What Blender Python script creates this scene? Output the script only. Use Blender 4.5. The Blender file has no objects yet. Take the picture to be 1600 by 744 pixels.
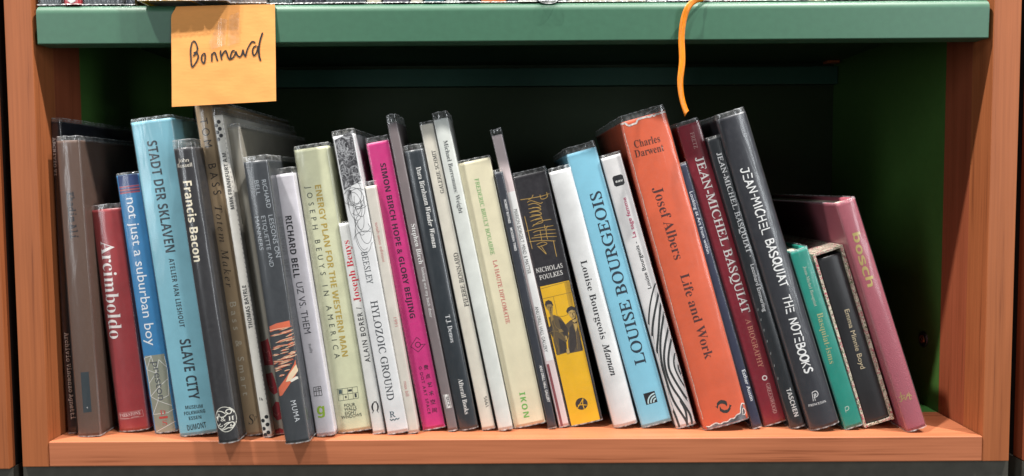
import bpy, bmesh, math, random, time
_T0 = time.time()
from mathutils import Vector, noise
R = random.Random(7)
sc = bpy.context.scene
col = sc.collection

# ---------------------------------------------------------------- camera
D, CX, CZ, PIT, YAW, ROL, F, SY = .67355, -.0009, .23095, .05235, -.00116, -.00648, 1173.93, -21.54
fw = Vector((math.sin(YAW)*math.cos(PIT), math.cos(YAW)*math.cos(PIT), -math.sin(PIT)))
rt = Vector((math.cos(YAW), -math.sin(YAW), 0)); up = rt.cross(fw)
RT = rt*math.cos(ROL)+up*math.sin(ROL); UP = -rt*math.sin(ROL)+up*math.cos(ROL)
EYE = Vector((CX, -D, CZ))
cam = bpy.data.cameras.new('camera'); co = bpy.data.objects.new('camera', cam); col.objects.link(co)
from mathutils import Matrix
m = Matrix((RT, UP, -fw)).transposed().to_4x4(); m.translation = EYE
co.matrix_world = m
cam.sensor_width = 36; cam.lens = 36*F/1600; cam.shift_y = SY/1600
cam.clip_start = .01; cam.clip_end = 50
sc.camera = co
sc.render.resolution_x = 1024; sc.render.resolution_y = 476

def ray(u, v):
    return (fw*F + RT*(u-800) + UP*(372+SY-v))
def onY(u, v, y):
    d = ray(u, v); return EYE + d*((y-EYE.y)/d.y)
def onZ(u, v, z):
    d = ray(u, v); return EYE + d*((z-EYE.z)/d.z)
def onX(u, v, x):
    d = ray(u, v); return EYE + d*((x-EYE.x)/d.x)

# ---------------------------------------------------------------- light
w = bpy.data.worlds.new('World'); sc.world = w; w.use_nodes = True
w.node_tree.nodes['Background'].inputs[0].default_value = (1, .97, .94, 1)
w.node_tree.nodes['Background'].inputs[1].default_value = .075
def lamp(name, loc, target, power, size, size_y=None, color=(1, .955, .90)):
    l = bpy.data.lights.new(name, 'AREA'); l.energy = power; l.color = color
    l.shape = 'DISK' if size_y is None else 'RECTANGLE'; l.size = size
    if size_y: l.size_y = size_y
    o = bpy.data.objects.new(name, l); col.objects.link(o); o.location = loc
    o.rotation_euler = (Vector(target)-Vector(loc)).to_track_quat('-Z', 'Y').to_euler()
    return o
lamp('ceiling_spot', (-1.05, -.56, 2.5), (-.1, 0, .2), 104, .07)
lamp('ceiling_spot', (1.05, -.56, 2.5), (.1, 0, .2), 104, .07)
lamp('ceiling_spot', (.15, -.60, 2.6), (0, 0, .2), 30, .07)
lamp('room_light', (-1.45, -1.5, .72), (0, 0, .25), 13, .35, 1.5, (.93, .97, 1))  # added fill lamp out of view, also draws upright streaks on the spines
lamp('room_light', (1.45, -1.5, .72), (0, 0, .25), 16, .35, 1.5, (.93, .97, 1))  # its added counterpart on the right
sc.view_settings.view_transform = 'Standard'; sc.view_settings.look = 'None'
sc.view_settings.exposure = 0; sc.view_settings.gamma = 1
sc.cycles.max_bounces = 10; sc.cycles.transparent_max_bounces = 24
sc.cycles.caustics_reflective = False; sc.cycles.caustics_refractive = False

# ---------------------------------------------------------------- materials
def srgb(r, g, b):
    f = lambda c: (c/255/12.92) if c <= 10 else ((c/255+.055)/1.055)**2.4
    return (f(r), f(g), f(b), 1)
_mats = {}
def newmat(name):
    m = bpy.data.materials.new(name); m.use_nodes = True
    return m, m.node_tree, m.node_tree.nodes['Principled BSDF']
def N(t, k, **kw):
    n = t.nodes.new(k)
    for a, b in kw.items(): setattr(n, a, b)
    return n
def paint(c, rough=.45, var=.12, bump=.0, scale=60, coat=0, metal=0, stretch=(1, 1, 1), detail=4, name='paint'):
    key = (name, tuple(c), rough, var, bump, scale, coat, metal, stretch)
    if key in _mats: return _mats[key]
    m, t, b = newmat(name)
    tc = N(t, 'ShaderNodeTexCoord'); mp = N(t, 'ShaderNodeMapping'); mp.inputs['Scale'].default_value = stretch
    t.links.new(tc.outputs['Object'], mp.inputs[0])
    nz = N(t, 'ShaderNodeTexNoise'); nz.inputs['Scale'].default_value = scale; nz.inputs['Detail'].default_value = detail
    t.links.new(mp.outputs[0], nz.inputs[0])
    mr = N(t, 'ShaderNodeMapRange'); mr.inputs[1].default_value = .3; mr.inputs[2].default_value = .7
    mr.inputs[3].default_value = 1-var; mr.inputs[4].default_value = 1+var
    t.links.new(nz.outputs[0], mr.inputs[0])
    vm = N(t, 'ShaderNodeVectorMath', operation='SCALE'); vm.inputs[0].default_value = c[:3]
    t.links.new(mr.outputs[0], vm.inputs['Scale'])
    t.links.new(vm.outputs[0], b.inputs['Base Color'])
    b.inputs['Roughness'].default_value = rough; b.inputs['Metallic'].default_value = metal
    b.inputs['Coat Weight'].default_value = coat; b.inputs['Coat Roughness'].default_value = .38
    if bump:
        bp = N(t, 'ShaderNodeBump'); bp.inputs['Strength'].default_value = bump; bp.inputs['Distance'].default_value = .0006
        t.links.new(nz.outputs[0], bp.inputs['Height']); t.links.new(bp.outputs[0], b.inputs['Normal'])
    _mats[key] = m; return m
def ink(c, rough=.45, metal=0):
    return paint(c, rough, .05, 0, 300, 0, metal, name='ink')

def wood(axis, base=(.375, .118, .042), dark=(.19, .054, .019), name='cherry_wood'):
    m, t, b = newmat(name)
    tc = N(t, 'ShaderNodeTexCoord'); mp = N(t, 'ShaderNodeMapping')
    s = [1, 1, 1]; s[axis] = .024
    mp.inputs['Scale'].default_value = s; t.links.new(tc.outputs['Object'], mp.inputs[0])
    # warped long fibres
    wn = N(t, 'ShaderNodeTexNoise'); wn.inputs['Scale'].default_value = 14; t.links.new(mp.outputs[0], wn.inputs[0])
    ad = N(t, 'ShaderNodeVectorMath', operation='MULTIPLY_ADD'); ad.inputs[1].default_value = (.022, .022, .022)
    t.links.new(wn.outputs[1], ad.inputs[0]); t.links.new(mp.outputs[0], ad.inputs[2])
    n1 = N(t, 'ShaderNodeTexNoise'); n1.inputs['Scale'].default_value = 75; n1.inputs['Detail'].default_value = 7; n1.inputs['Roughness'].default_value = .62
    t.links.new(ad.outputs[0], n1.inputs[0])
    n2 = N(t, 'ShaderNodeTexNoise'); n2.inputs['Scale'].default_value = 420; n2.inputs['Detail'].default_value = 3
    t.links.new(mp.outputs[0], n2.inputs[0])
    n3 = N(t, 'ShaderNodeTexNoise'); n3.inputs['Scale'].default_value = 9; n3.inputs['Detail'].default_value = 2
    t.links.new(tc.outputs['Object'], n3.inputs[0])
    mx = N(t, 'ShaderNodeMix', data_type='FLOAT'); mx.inputs[0].default_value = .42
    t.links.new(n1.outputs[0], mx.inputs[2]); t.links.new(n2.outputs[0], mx.inputs[3])
    mx2 = N(t, 'ShaderNodeMix', data_type='FLOAT'); mx2.inputs[0].default_value = .14
    t.links.new(mx.outputs[0], mx2.inputs[2]); t.links.new(n3.outputs[0], mx2.inputs[3])
    cr = N(t, 'ShaderNodeValToRGB')
    e = cr.color_ramp.elements; e[0].position = .36; e[0].color = (*dark, 1); e[1].position = .58; e[1].color = (*base, 1)
    k = e.new(.44); k.color = (*[.35*d+.65*a for a, d in zip(base, dark)], 1)
    t.links.new(mx2.outputs[0], cr.inputs[0]); t.links.new(cr.outputs[0], b.inputs['Base Color'])
    b.inputs['Roughness'].default_value = .50; b.inputs['Specular IOR Level'].default_value = .28
    bp = N(t, 'ShaderNodeBump'); bp.inputs['Strength'].default_value = .25; bp.inputs['Distance'].default_value = .0004
    t.links.new(mx.outputs[0], bp.inputs['Height']); t.links.new(bp.outputs[0], b.inputs['Normal'])
    return m
WV = wood(2); WH = wood(0, (.48, .163, .076), (.25, .074, .031))
WIN = wood(2, (.30, .080, .036), (.17, .042, .016))  # darker copy of the cherry wood, shade of the inner faces put into its colour
GREEN = paint((.036, .124, .072), .50, .05, .10, 160, .2, name='green_enamel')
GREEN_IN = paint((.058, .145, .030), .45, .06, .15, 120, name='green_enamel_inside')
DARK = paint((.070, .066, .053), .6, .15, .3, 90, name='dark_laminate')
BLACK = paint((.006, .006, .006), .7, .1, name='black_gap')  # near black, the shade of the gaps is put into this colour
PAGES = paint((.72, .66, .54), .8, .12, .6, 40, stretch=(30, .4, 1), name='paper_edges')

def film_mat(name, haze, rough, bump, spec=1.0, hscale=260, zst=.14):
    m, t, b = newmat(name); t.nodes.remove(b)
    out = t.nodes['Material Output']
    tc = N(t, 'ShaderNodeTexCoord'); mp = N(t, 'ShaderNodeMapping'); mp.inputs['Scale'].default_value = (1, 1, zst)
    t.links.new(tc.outputs['Object'], mp.inputs[0])
    nz = N(t, 'ShaderNodeTexNoise'); nz.inputs['Scale'].default_value = 70; nz.inputs['Detail'].default_value = 3
    nz.inputs['Distortion'].default_value = .6
    t.links.new(mp.outputs[0], nz.inputs[0])
    bp = N(t, 'ShaderNodeBump'); bp.inputs['Strength'].default_value = bump; bp.inputs['Distance'].default_value = .0020
    t.links.new(nz.outputs[0], bp.inputs['Height'])
    tr = N(t, 'ShaderNodeBsdfTransparent'); tr.inputs[0].default_value = (.97, .975, .98, 1)
    gl = N(t, 'ShaderNodeBsdfGlossy'); gl.inputs['Roughness'].default_value = rough; t.links.new(bp.outputs[0], gl.inputs['Normal'])
    df = N(t, 'ShaderNodeBsdfDiffuse'); df.inputs[0].default_value = (.85, .88, .9, 1)
    tl = N(t, 'ShaderNodeBsdfTranslucent'); tl.inputs[0].default_value = (.85, .88, .9, 1)
    a2 = N(t, 'ShaderNodeMixShader'); a2.inputs[0].default_value = .4
    t.links.new(df.outputs[0], a2.inputs[1]); t.links.new(tl.outputs[0], a2.inputs[2])
    fr = N(t, 'ShaderNodeFresnel'); fr.inputs[0].default_value = 1.5; t.links.new(bp.outputs[0], fr.inputs['Normal'])
    mu = N(t, 'ShaderNodeMath', operation='MULTIPLY'); mu.inputs[1].default_value = spec; mu.use_clamp = True
    t.links.new(fr.outputs[0], mu.inputs[0])
    # haze varies with creases; its pale diffuse also stands in for reflections
    hz = N(t, 'ShaderNodeTexNoise'); hz.inputs['Scale'].default_value = hscale; hz.inputs['Detail'].default_value = 4
    t.links.new(mp.outputs[0] if hscale < 100 else tc.outputs['Object'], hz.inputs[0])
    hr = N(t, 'ShaderNodeMapRange'); hr.inputs[1].default_value = .42; hr.inputs[2].default_value = .68
    hr.inputs[3].default_value = haze*.45; hr.inputs[4].default_value = haze*2.0
    t.links.new(hz.outputs[0], hr.inputs[0])
    s1 = N(t, 'ShaderNodeMixShader'); t.links.new(hr.outputs[0], s1.inputs[0])
    t.links.new(tr.outputs[0], s1.inputs[1]); t.links.new(a2.outputs[0], s1.inputs[2])
    mn = N(t, 'ShaderNodeMath', operation='MINIMUM'); mn.inputs[1].default_value = .11; t.links.new(mu.outputs[0], mn.inputs[0])
    s2 = N(t, 'ShaderNodeMixShader'); t.links.new(mn.outputs[0], s2.inputs[0])
    t.links.new(s1.outputs[0], s2.inputs[1]); t.links.new(gl.outputs[0], s2.inputs[2])
    t.links.new(s2.outputs[0], out.inputs[0])
    return m
FILM = film_mat('clear_film', .011, .20, .6, 1.1)
FILM_EDGE = film_mat('clear_film_fold', .07, .18, .4, 1.2, 60)  # extra haze paints the bright highlight line along the spine corners
FILM_TOP = film_mat('clear_film_loose', .13, .12, .9, 1.3, 260, .5)
FILM_FOOT = film_mat('clear_film_foot', .010, .2, .15, 1.0)
FILM_RIM = film_mat('clear_film_rim', .38, .25, 1.0)

# ---------------------------------------------------------------- mesh helpers
def link(name, me, mat=None, parent=None):
    o = bpy.data.objects.new(name, me); col.objects.link(o)
    if mat is not None:
        for x in (mat if isinstance(mat, (list, tuple)) else [mat]): me.materials.append(x)
    if parent: o.parent = parent
    return o
def obj_bm(name, bm, mat, parent=None, smooth=False):
    me = bpy.data.meshes.new(name)
    bmesh.ops.recalc_face_normals(bm, faces=bm.faces)
    bm.to_mesh(me); bm.free()
    if smooth:
        for p in me.polygons: p.use_smooth = True
    return link(name, me, mat, parent)
def box(bm, x0, x1, y0, y1, z0, z1, bev=0, seg=2):
    vs = [bm.verts.new((x, y, z)) for x in (x0, x1) for y in (y0, y1) for z in (z0, z1)]
    fs = [bm.faces.new([vs[i] for i in q]) for q in ((0, 1, 3, 2), (4, 6, 7, 5), (0, 4, 5, 1), (2, 3, 7, 6), (0, 2, 6, 4), (1, 5, 7, 3))]
    if bev:
        es = list({e for f in fs for e in f.edges})
        bmesh.ops.bevel(bm, geom=es, offset=bev, segments=seg, affect='EDGES', profile=.6)
def boxobj(name, b, mat, parent=None, bev=0, seg=2):
    bm = bmesh.new(); box(bm, *b, bev=bev, seg=seg); return obj_bm(name, bm, mat, parent)
def thing(name, label, cat, loc=(0, 0, 0), group=None):
    o = bpy.data.objects.new(name, None); col.objects.link(o); o.location = loc
    o.empty_display_size = .02
    o['label'] = label; o['category'] = cat
    if group: o['group'] = group
    return o

# ---------------------------------------------------------------- bookcase
ZT, ZB, HS, SO, WD, BK = .3580, -.0232, .4258, .4502, .073, .335
ZS = .3925
wall = boxobj('wall', (-1.2, 1.2, .36, .40, -.6, 1.6), BLACK); wall['kind'] = 'structure'
floor = boxobj('floor', (-1.2, 1.2, -1.5, .36, -.64, -.6), DARK); floor['kind'] = 'structure'
bc = thing('bookcase', 'cherry wood bookcase with a green enamel shelf above and dark green inside', 'bookcase')
for sgn in (-1, 1):
    a, b = sorted((sgn*HS, sgn*SO))
    boxobj('stile', (a, b, 0, .030, ZB-.0005, .60), WV, bc, .0007)
    a, b = sorted((sgn*(HS+.0006), sgn*SO))
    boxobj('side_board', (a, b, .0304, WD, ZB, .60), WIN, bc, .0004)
    a, b = sorted((sgn*(HS+.0012), sgn*(SO-.002)))
    boxobj('side_panel', (a, b, WD+.0003, BK+.02, ZB-.02, .60), GREEN_IN, bc)
boxobj('wooden_shelf', (-HS+.0008, HS-.0008, -.0012, WD, ZB, 0), WH, bc, .0011, 3)
boxobj('shelf_plate', (-HS, HS, WD+.0004, BK, -.015, -.0006), paint((.06, .21, .05), .35, .05, name='green_floor'), bc)
boxobj('back_panel', (-HS-.001, HS+.001, BK, BK+.015, -.02, .62), paint((.020, .042, .015), .5, .06, .15, 120, name='green_back'), bc)  # darker green than the sides, shade of the recess put into the paint
pr0 = min(onY(1000, 96, BK-.016).z, ZS-.009); pr1 = onY(1000, 133, BK-.016).z
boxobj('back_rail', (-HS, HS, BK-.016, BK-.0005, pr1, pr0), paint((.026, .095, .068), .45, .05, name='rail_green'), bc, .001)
gs = bmesh.new(); box(gs, -.4212, .4212, -.001, .018, ZT, ZS)
es = [e for e in gs.edges if abs(e.verts[0].co.y+.001) < 1e-5 and abs(e.verts[1].co.y+.001) < 1e-5 and e.verts[0].co.z > ZS-1e-4 and e.verts[1].co.z > ZS-1e-4]
bmesh.ops.bevel(gs, geom=es, offset=.0080, segments=16, affect='EDGES', profile=.5)
es = [e for e in gs.edges if abs(e.verts[0].co.y+.001) < 1e-5 and abs(e.verts[1].co.y+.001) < 1e-5 and len(e.link_faces) == 2 and abs(e.calc_face_angle(0)) > 1]
bmesh.ops.bevel(gs, geom=es, offset=.0008, segments=3, affect='EDGES', profile=.5)
g_ = obj_bm('green_shelf', gs, GREEN, bc)
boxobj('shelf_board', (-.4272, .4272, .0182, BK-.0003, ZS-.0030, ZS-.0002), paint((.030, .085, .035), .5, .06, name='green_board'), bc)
# fixing hole in the right side panel, with its bronze fastener
hp = onX(1441, 530, HS-.0002)
def disc_x(bm, c, r0, r1, x, n=28):
    ring = [[bm.verts.new((x, c.y+r*math.cos(2*math.pi*i/n), c.z+r*math.sin(2*math.pi*i/n))) for i in range(n)] for r in (r0, r1)]
    for i in range(n):
        bm.faces.new((ring[0][i], ring[0][(i+1) % n], ring[1][(i+1) % n], ring[1][i]))
    return ring
def plug(name, r, t0, mat):
    bm = bmesh.new(); bmesh.ops.create_cone(bm, cap_ends=True, segments=28, radius1=r, radius2=r*.88, depth=t0)
    bmesh.ops.rotate(bm, verts=bm.verts, cent=(0, 0, 0), matrix=Matrix.Rotation(-math.pi/2, 3, 'Y'))
    bmesh.ops.translate(bm, verts=bm.verts, vec=(HS+.001-t0/2, hp.y, hp.z))
    return obj_bm(name, bm, mat, bc)
plug('hole_ring', .0085, .0012, paint((.01, .01, .01), .4, .1, name='black_plastic'))
plug('fastener', .0046, .0022, paint((.30, .13, .07), .35, .2, metal=.6, name='bronze'))
plug('fastener_slot', .0016, .0027, BLACK)
k1 = onY(1290, 84, .31); k2 = onY(1310, 84, .31)
boxobj('support_block', (k1.x, k2.x, .305, .318, ZS-.0068, ZS-.0036), WV, bc, .0006)
boxobj('plinth', (-SO-.002, SO+.002, .0035, .05, -.32, ZB-.0008), DARK, bc, .0005)
nb = thing('bookcase', 'edge of the next cherry wood bookcase across the dark gap at far left', 'bookcase', group=None)
boxobj('stile', (-.50, -.4618, -.001, .008, ZB-.002, .6), WV, nb, .0008)
boxobj('side_panel', (-.50, -.4635, .0085, .3, ZB-.002, .6), BLACK, nb)
boxobj('plinth', (-.50, -.4618, .0040, .05, -.32, ZB-.0028), DARK, nb)
nb = thing('bookcase', 'dark side edge of the next wooden bookcase across the gap at far right', 'bookcase')
boxobj('stile', (.4665, .51, -.001, .019, ZB-.002, .6), WIN, nb, .0008)
boxobj('side_panel', (.468, .51, .0195, .3, ZB-.002, .6), BLACK, nb)
boxobj('plinth', (.4665, .51, .0040, .05, -.32, ZB-.0028), DARK, nb)
for sgn in (-1, 1):
    a, b = sorted((sgn*(SO+.0005), sgn*.4640)); f = boxobj('gap_filler', (a, b, .05, .07, -.32, .6), BLACK, bc)  # added black strips that stand in for the shade between the bookcases

# ---------------------------------------------------------------- books
BOOKS = []
TEXTS = []     # deferred lettering
class Book:
    def __init__(s, label, BL, TL, TR, color, ys=None, depth=.2, b=.0004, rc=.0009, hard=False, film=None, filmgap=.0006,
                 tw=None, coat=.0, rough=.42, var=.08, bump=.1, scale=70, stretch=(1, 1, 1), name='book', group='books leaning in a row on the wooden shelf',
                 category='book', z0=.0010, mat=None, pages=True, inset=0):
        if ys is None:
            ys = min(.03, max(-.016, onZ(BL[0], BL[1], 0).y))
        s.ys = ys
        p = onY(BL[0], BL[1], ys); d = ray(*BL)
        # slide along the image ray's x so the corner rests on the shelf
        s.o = Vector((p.x, ys, z0))
        tl = onY(*TL, ys); tr = onY(*TR, ys)
        ax = tl-s.o; ax.y = 0
        s.H = ax.length; s.ez = ax.normalized(); s.ex = Vector((s.ez.z, 0, -s.ez.x))
        s.T = tw if tw else (tr-tl).dot(s.ex)
        s.b, s.rc, s.depth, s.label = b, rc, depth, label
        s.root = thing(name, label, category, s.o, group)
        s.ang = math.atan2(-s.ez.x, s.ez.z)
        s.root.rotation_euler = (0, -s.ang, 0)
        s.mat = mat or paint(color, rough, var, bump, scale, coat, stretch=stretch, name='book_cloth' if hard else 'book_cover')
        s.hard = hard
        s.build(pages)
        if film is not None: s.film(film, filmgap)
        BOOKS.append(s)
    # local coords: x across the spine, y into the shelf, z up the spine
    def curve(s, x):
        """spine surface depth (smaller y = nearer) at x across the spine."""
        q = (2*x/s.T-1); q = max(-1, min(1, q))
        y = s.b*q*q
        e = min(x, s.T-x)
        if e < s.rc: 
            k = 1-max(e, 0)/s.rc; y += s.rc*(1-math.sqrt(max(0, 1-k*k)))
        return y
    def outline(s, off, depth, n=14):
        xs = [0]+[s.rc*(1-math.cos(a*math.pi/8)) for a in range(1, 4)]
        mid = [s.rc+(s.T-2*s.rc)*i/n for i in range(n+1)]
        xs = xs+mid+[s.T-x for x in reversed(xs)]
        pts = [(x, s.curve(x)) for x in xs]
        out = []
        L = [(0, depth)]+[(0, s.b+s.rc+.004)]+pts+[(s.T, s.b+s.rc+.004)]+[(s.T, depth)]
        for i, (x, y) in enumerate(L):
            a = L[max(0, i-1)]; c = L[min(len(L)-1, i+1)]
            tx, ty = c[0]-a[0], c[1]-a[1]; l = math.hypot(tx, ty) or 1
            out.append((x+off*ty/l*1, y-off*tx/l))
        return out
    def build(s, pages):
        th = .0024 if s.hard else .0006
        th = min(th, s.T*.3)
        outer = s.outline(0, s.depth); inner = s.outline(-th, s.depth)
        bm = bmesh.new()
        z0, z1 = 0, s.H
        zs = [z0+.0004, z0+.003, z0+.5*s.H, z1-.003, z1-.0004]
        rings = []
        for off, L in ((0, outer), (1, inner)):
            rows = [[bm.verts.new((x, y, z)) for x, y in L] for z in ([z0, z1] if off else [z0]+zs[1:-1]+[z1])]
            rings.append(rows)
            for r0, r1 in zip(rows, rows[1:]):
                for i in range(len(L)-1): bm.faces.new((r0[i], r0[i+1], r1[i+1], r1[i]))
        A, B = rings
        for ra, rb in ((A[0], B[0]), (A[-1], B[-1])):
            for i in range(len(ra)-1): bm.faces.new((ra[i], ra[i+1], rb[i+1], rb[i]))
        for i in (0, -1):
            bm.faces.new([r[i] for r in A]+[r[i] for r in reversed(B)])
        o = obj_bm('cover', bm, s.mat, s.root)
        for p in o.data.polygons: p.use_smooth = abs(p.normal.z) < .5
        s.cover = o
        if pages:
            g = .003 if s.hard else .0003
            boxobj('page_block', (th+.0001, s.T-th-.0001, s.b+s.rc+th+(.002 if s.hard else .0005), s.depth-(.004 if s.hard else .0006), g, s.H-g), PAGES, s.root)
    def film(s, ext, gap):
        depth = s.depth-.004
        L = s.outline(gap, depth)
        n = len(L)
        # resample finely so the edge can crinkle
        P = []
        for (x0, y0), (x1, y1) in zip(L, L[1:]):
            d = math.hypot(x1-x0, y1-y0); k = max(1, int(d/.0016)) if min(y0, y1) < .02 else max(1, int(d/.010))
            for i in range(k): P.append((x0+(x1-x0)*i/k, y0+(y1-y0)*i/k))
        P.append(L[-1])
        ext0 = -.0006
        zs = [(ext0, 2), (.0006, 0), (.004, 0), (.012, 0), (.3*s.H, 0), (.6*s.H, 0), (s.H-.012, 0), (s.H-.001, 1), (s.H+ext*.35, 1), (s.H+ext*.75, 1), (s.H+ext-.0007, 2), (s.H+ext, 2)]
        bm = bmesh.new(); sd = R.random()*100
        rows = []
        for j, (z, k) in enumerate(zs):
            row = []
            for i, (x, y) in enumerate(P):
                zz = z; nx = noise.noise((x*300+sd, y*300, z*60)); ny = noise.noise((x*260, y*260+sd, z*60+9))
                if j >= 9: zz += ext*(.13*noise.noise((x*180+sd, y*90, 3)) + .06*noise.noise((x*900+sd, y*900, 7)))
                amp = .0002 if k == 0 else .0007
                if j in (1, 2): amp = .0003
                if z > s.H: amp = .0008
                yy = max(y+ny*amp, -.0016+s.curve(x)*.0) if True else y
                q = min(1, max(0, (z-s.H)/ext)) if z > s.H else 0
                row.append(bm.verts.new((x+nx*amp*.6+(s.T/2-x)*.05*q, yy+q*.0006, max(zz, -.0008))))
            rows.append(row)
        for j in range(len(rows)-1):
            k = 2 if (j == 0 or j >= len(rows)-2) else (1 if zs[j][0] >= s.H-.002 else 0)
            for i in range(len(P)-1):
                f = bm.faces.new((rows[j][i], rows[j][i+1], rows[j+1][i+1], rows[j+1][i])); f.material_index = k; f.smooth = True
                xm = (P[i][0]+P[i+1][0])/2; ym = (P[i][1]+P[i+1][1])/2
                if k == 0 and (xm < s.rc*.5 or xm > s.T-s.rc*.5) and ym < s.b+s.rc*1.3+.0003: f.material_index = 3
        me = bpy.data.meshes.new('film_jacket'); bm.to_mesh(me); bm.free()
        link('film_jacket', me, [FILM, FILM_TOP, FILM_RIM, FILM_EDGE], s.root)
    # ---- print on the spine
    def loc(s, u, v):
        p = onY(u, v, s.ys)-s.o
        return p.dot(s.ex), p.dot(s.ez)
    def S(s, x, z, lift=.0003):
        return (x, s.curve(x)-lift*.25, z)
    def mesh2d(s, name, verts, faces, mat, lift=.0003, parent=None):
        me = bpy.data.meshes.new(name)
        me.from_pydata([(x, 0, z) for x, z in verts], [], faces); me.update()
        s.drape(me, lift)
        return link(name, me, mat, parent or s.root)
    def drape(s, me, lift):
        """cut flat print into narrow upright slices and lay it on the curved spine."""
        bm = bmesh.new(); bm.from_mesh(me)
        if s.b > .0003:
            n = 14 if s.b > .001 else 9
            bmesh.ops.triangulate(bm, faces=[f for f in bm.faces if len(f.verts) > 4])
            for k in range(1, n):
                x = s.T*(k-.0137)/n
                fs = [f for f in bm.faces if min(v.co.x for v in f.verts) < x-1e-5 and max(v.co.x for v in f.verts) > x+1e-5]
                if fs:
                    g_ = list({e for f in fs for e in f.edges})+list({v for f in fs for v in f.verts})+fs
                    bmesh.ops.bisect_plane(bm, geom=g_, dist=1e-7, plane_co=(x, 0, 0), plane_no=(1, 0, 0))
        for v in bm.verts: v.co = s.S(v.co.x, v.co.z, lift)
        bm.to_mesh(me); bm.free()
    def text(s, txt, style, a, b, cap, c, name='title_lettering', bold=0, px=True, lift=.0003, mat=None):
        A = s.loc(*a) if px else a; B = s.loc(*b) if px else b
        TEXTS.append((s, txt, style, A, B, cap/1743*(s.ys+D)/D if px else cap, mat or ink(c), name, bold, lift))
    def patch(s, name, c, z0, z1, x0=None, x1=None, lift=.00012, slope=0, mat=None, n=16):
        """flat printed field between heights z0..z1 (fractions of the spine or metres)."""
        x0 = .0001 if x0 is None else x0; x1 = s.T-.0001 if x1 is None else x1
        V, Fc = [], []
        for j in (0, 1):
            for i in range(n+1):
                x = x0+(x1-x0)*i/n; V.append((x, (z0, z1)[j]+slope*(x-s.T/2)))
        for i in range(n): Fc.append((i, i+1, n+2+i, n+1+i))
        return s.mesh2d(name, V, Fc, mat or paint(c, .45, .06, .1, name='printed_field'), lift)
    def poly(s, name, pts, c, lift=.0002, px=True, mat=None):
        P = [s.loc(*p) for p in pts] if px else pts
        P = [(min(max(x, .00005), s.T-.00005), z) for x, z in P]
        return s.mesh2d(name, P, [tuple(range(len(P)))], mat or ink(c), lift)
    def strokes(s, name, lines, c, wd, lift=.0003, px=True, mat=None, closed=False, clip=True):
        V, Fc = [], []
        for line in lines:
            w_ = wd
            if isinstance(line, dict): w_ = line['w']; line = line['p']
            P = [s.loc(*p) for p in line] if px else list(line)
            ww = w_/1743*(s.ys+D)/D if px else w_
            ribbon(P, ww, V, Fc)
        if clip: V = [(min(max(x, .00003), s.T-.00003), z) for x, z in V]
        return s.mesh2d(name, V, Fc, mat or ink(c), lift)
def catmull(P, k=5):
    if len(P) < 3: return P
    out = []
    for i in range(len(P)-1):
        p0 = P[max(0, i-1)]; p1 = P[i]; p2 = P[i+1]; p3 = P[min(len(P)-1, i+2)]
        for j in range(k):
            t = j/k
            out.append(tuple(.5*((2*b)+(-a+c)*t+(2*a-5*b+4*c-d)*t*t+(-a+3*b-3*c+d)*t**3) for a, b, c, d in zip(p0, p1, p2, p3)))
    out.append(P[-1]); return out
def ribbon(P, w, V, Fc, smooth=True, taper=.75):
    if smooth: P = catmull(P)
    n0 = len(V); n = len(P)
    for i, p in enumerate(P):
        a = P[max(0, i-1)]; c = P[min(n-1, i+1)]
        tx, ty = c[0]-a[0], c[1]-a[1]; l = math.hypot(tx, ty) or 1
        h = w/2*(taper if i in (0, n-1) else 1)
        V.append((p[0]-ty/l*h, p[1]+tx/l*h)); V.append((p[0]+ty/l*h, p[1]-tx/l*h))
    for i in range(n-1): Fc.append((n0+2*i, n0+2*i+1, n0+2*i+3, n0+2*i+2))

def conv(s, st):
    off = {'serif': (0x1D400, 0x1D41A, 0x1D7CE), 'romc': (0x1D434, 0x1D44E, None), 'ital': (0x1D434, 0x1D44E, None), 'bital': (0x1D468, 0x1D482, 0x1D7CE),
           'bold': (0x1D5D4, 0x1D5EE, 0x1D7EC), 'mono': (0x1D670, 0x1D68A, 0x1D7F6)}.get(st)
    if not off: return s
    o = ''
    for c in s:
        if 'A' <= c <= 'Z': o += chr(off[0]+ord(c)-65)
        elif 'a' <= c <= 'z': o += '\u210e' if (st in ('ital', 'romc') and c == 'h') else chr(off[1]+ord(c)-97)
        elif '0' <= c <= '9' and off[2]: o += chr(off[2]+ord(c)-48)
        else: o += c
    return o
SPACING = {'JOSEPH BEUYS IN AMERICA': 2.0, 'TOM  BASS': 1.6, 'Bass & Smart': 1.6, 'Totem Maker': 1.3, 'ALAIN BORER /': 1.25, 'G·DOT ART SPACE': 1.3, 'IKON': 1.25, 'ATELIER VAN LIESHOUT': 1.12, 'MUMA': 1.15}
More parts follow.
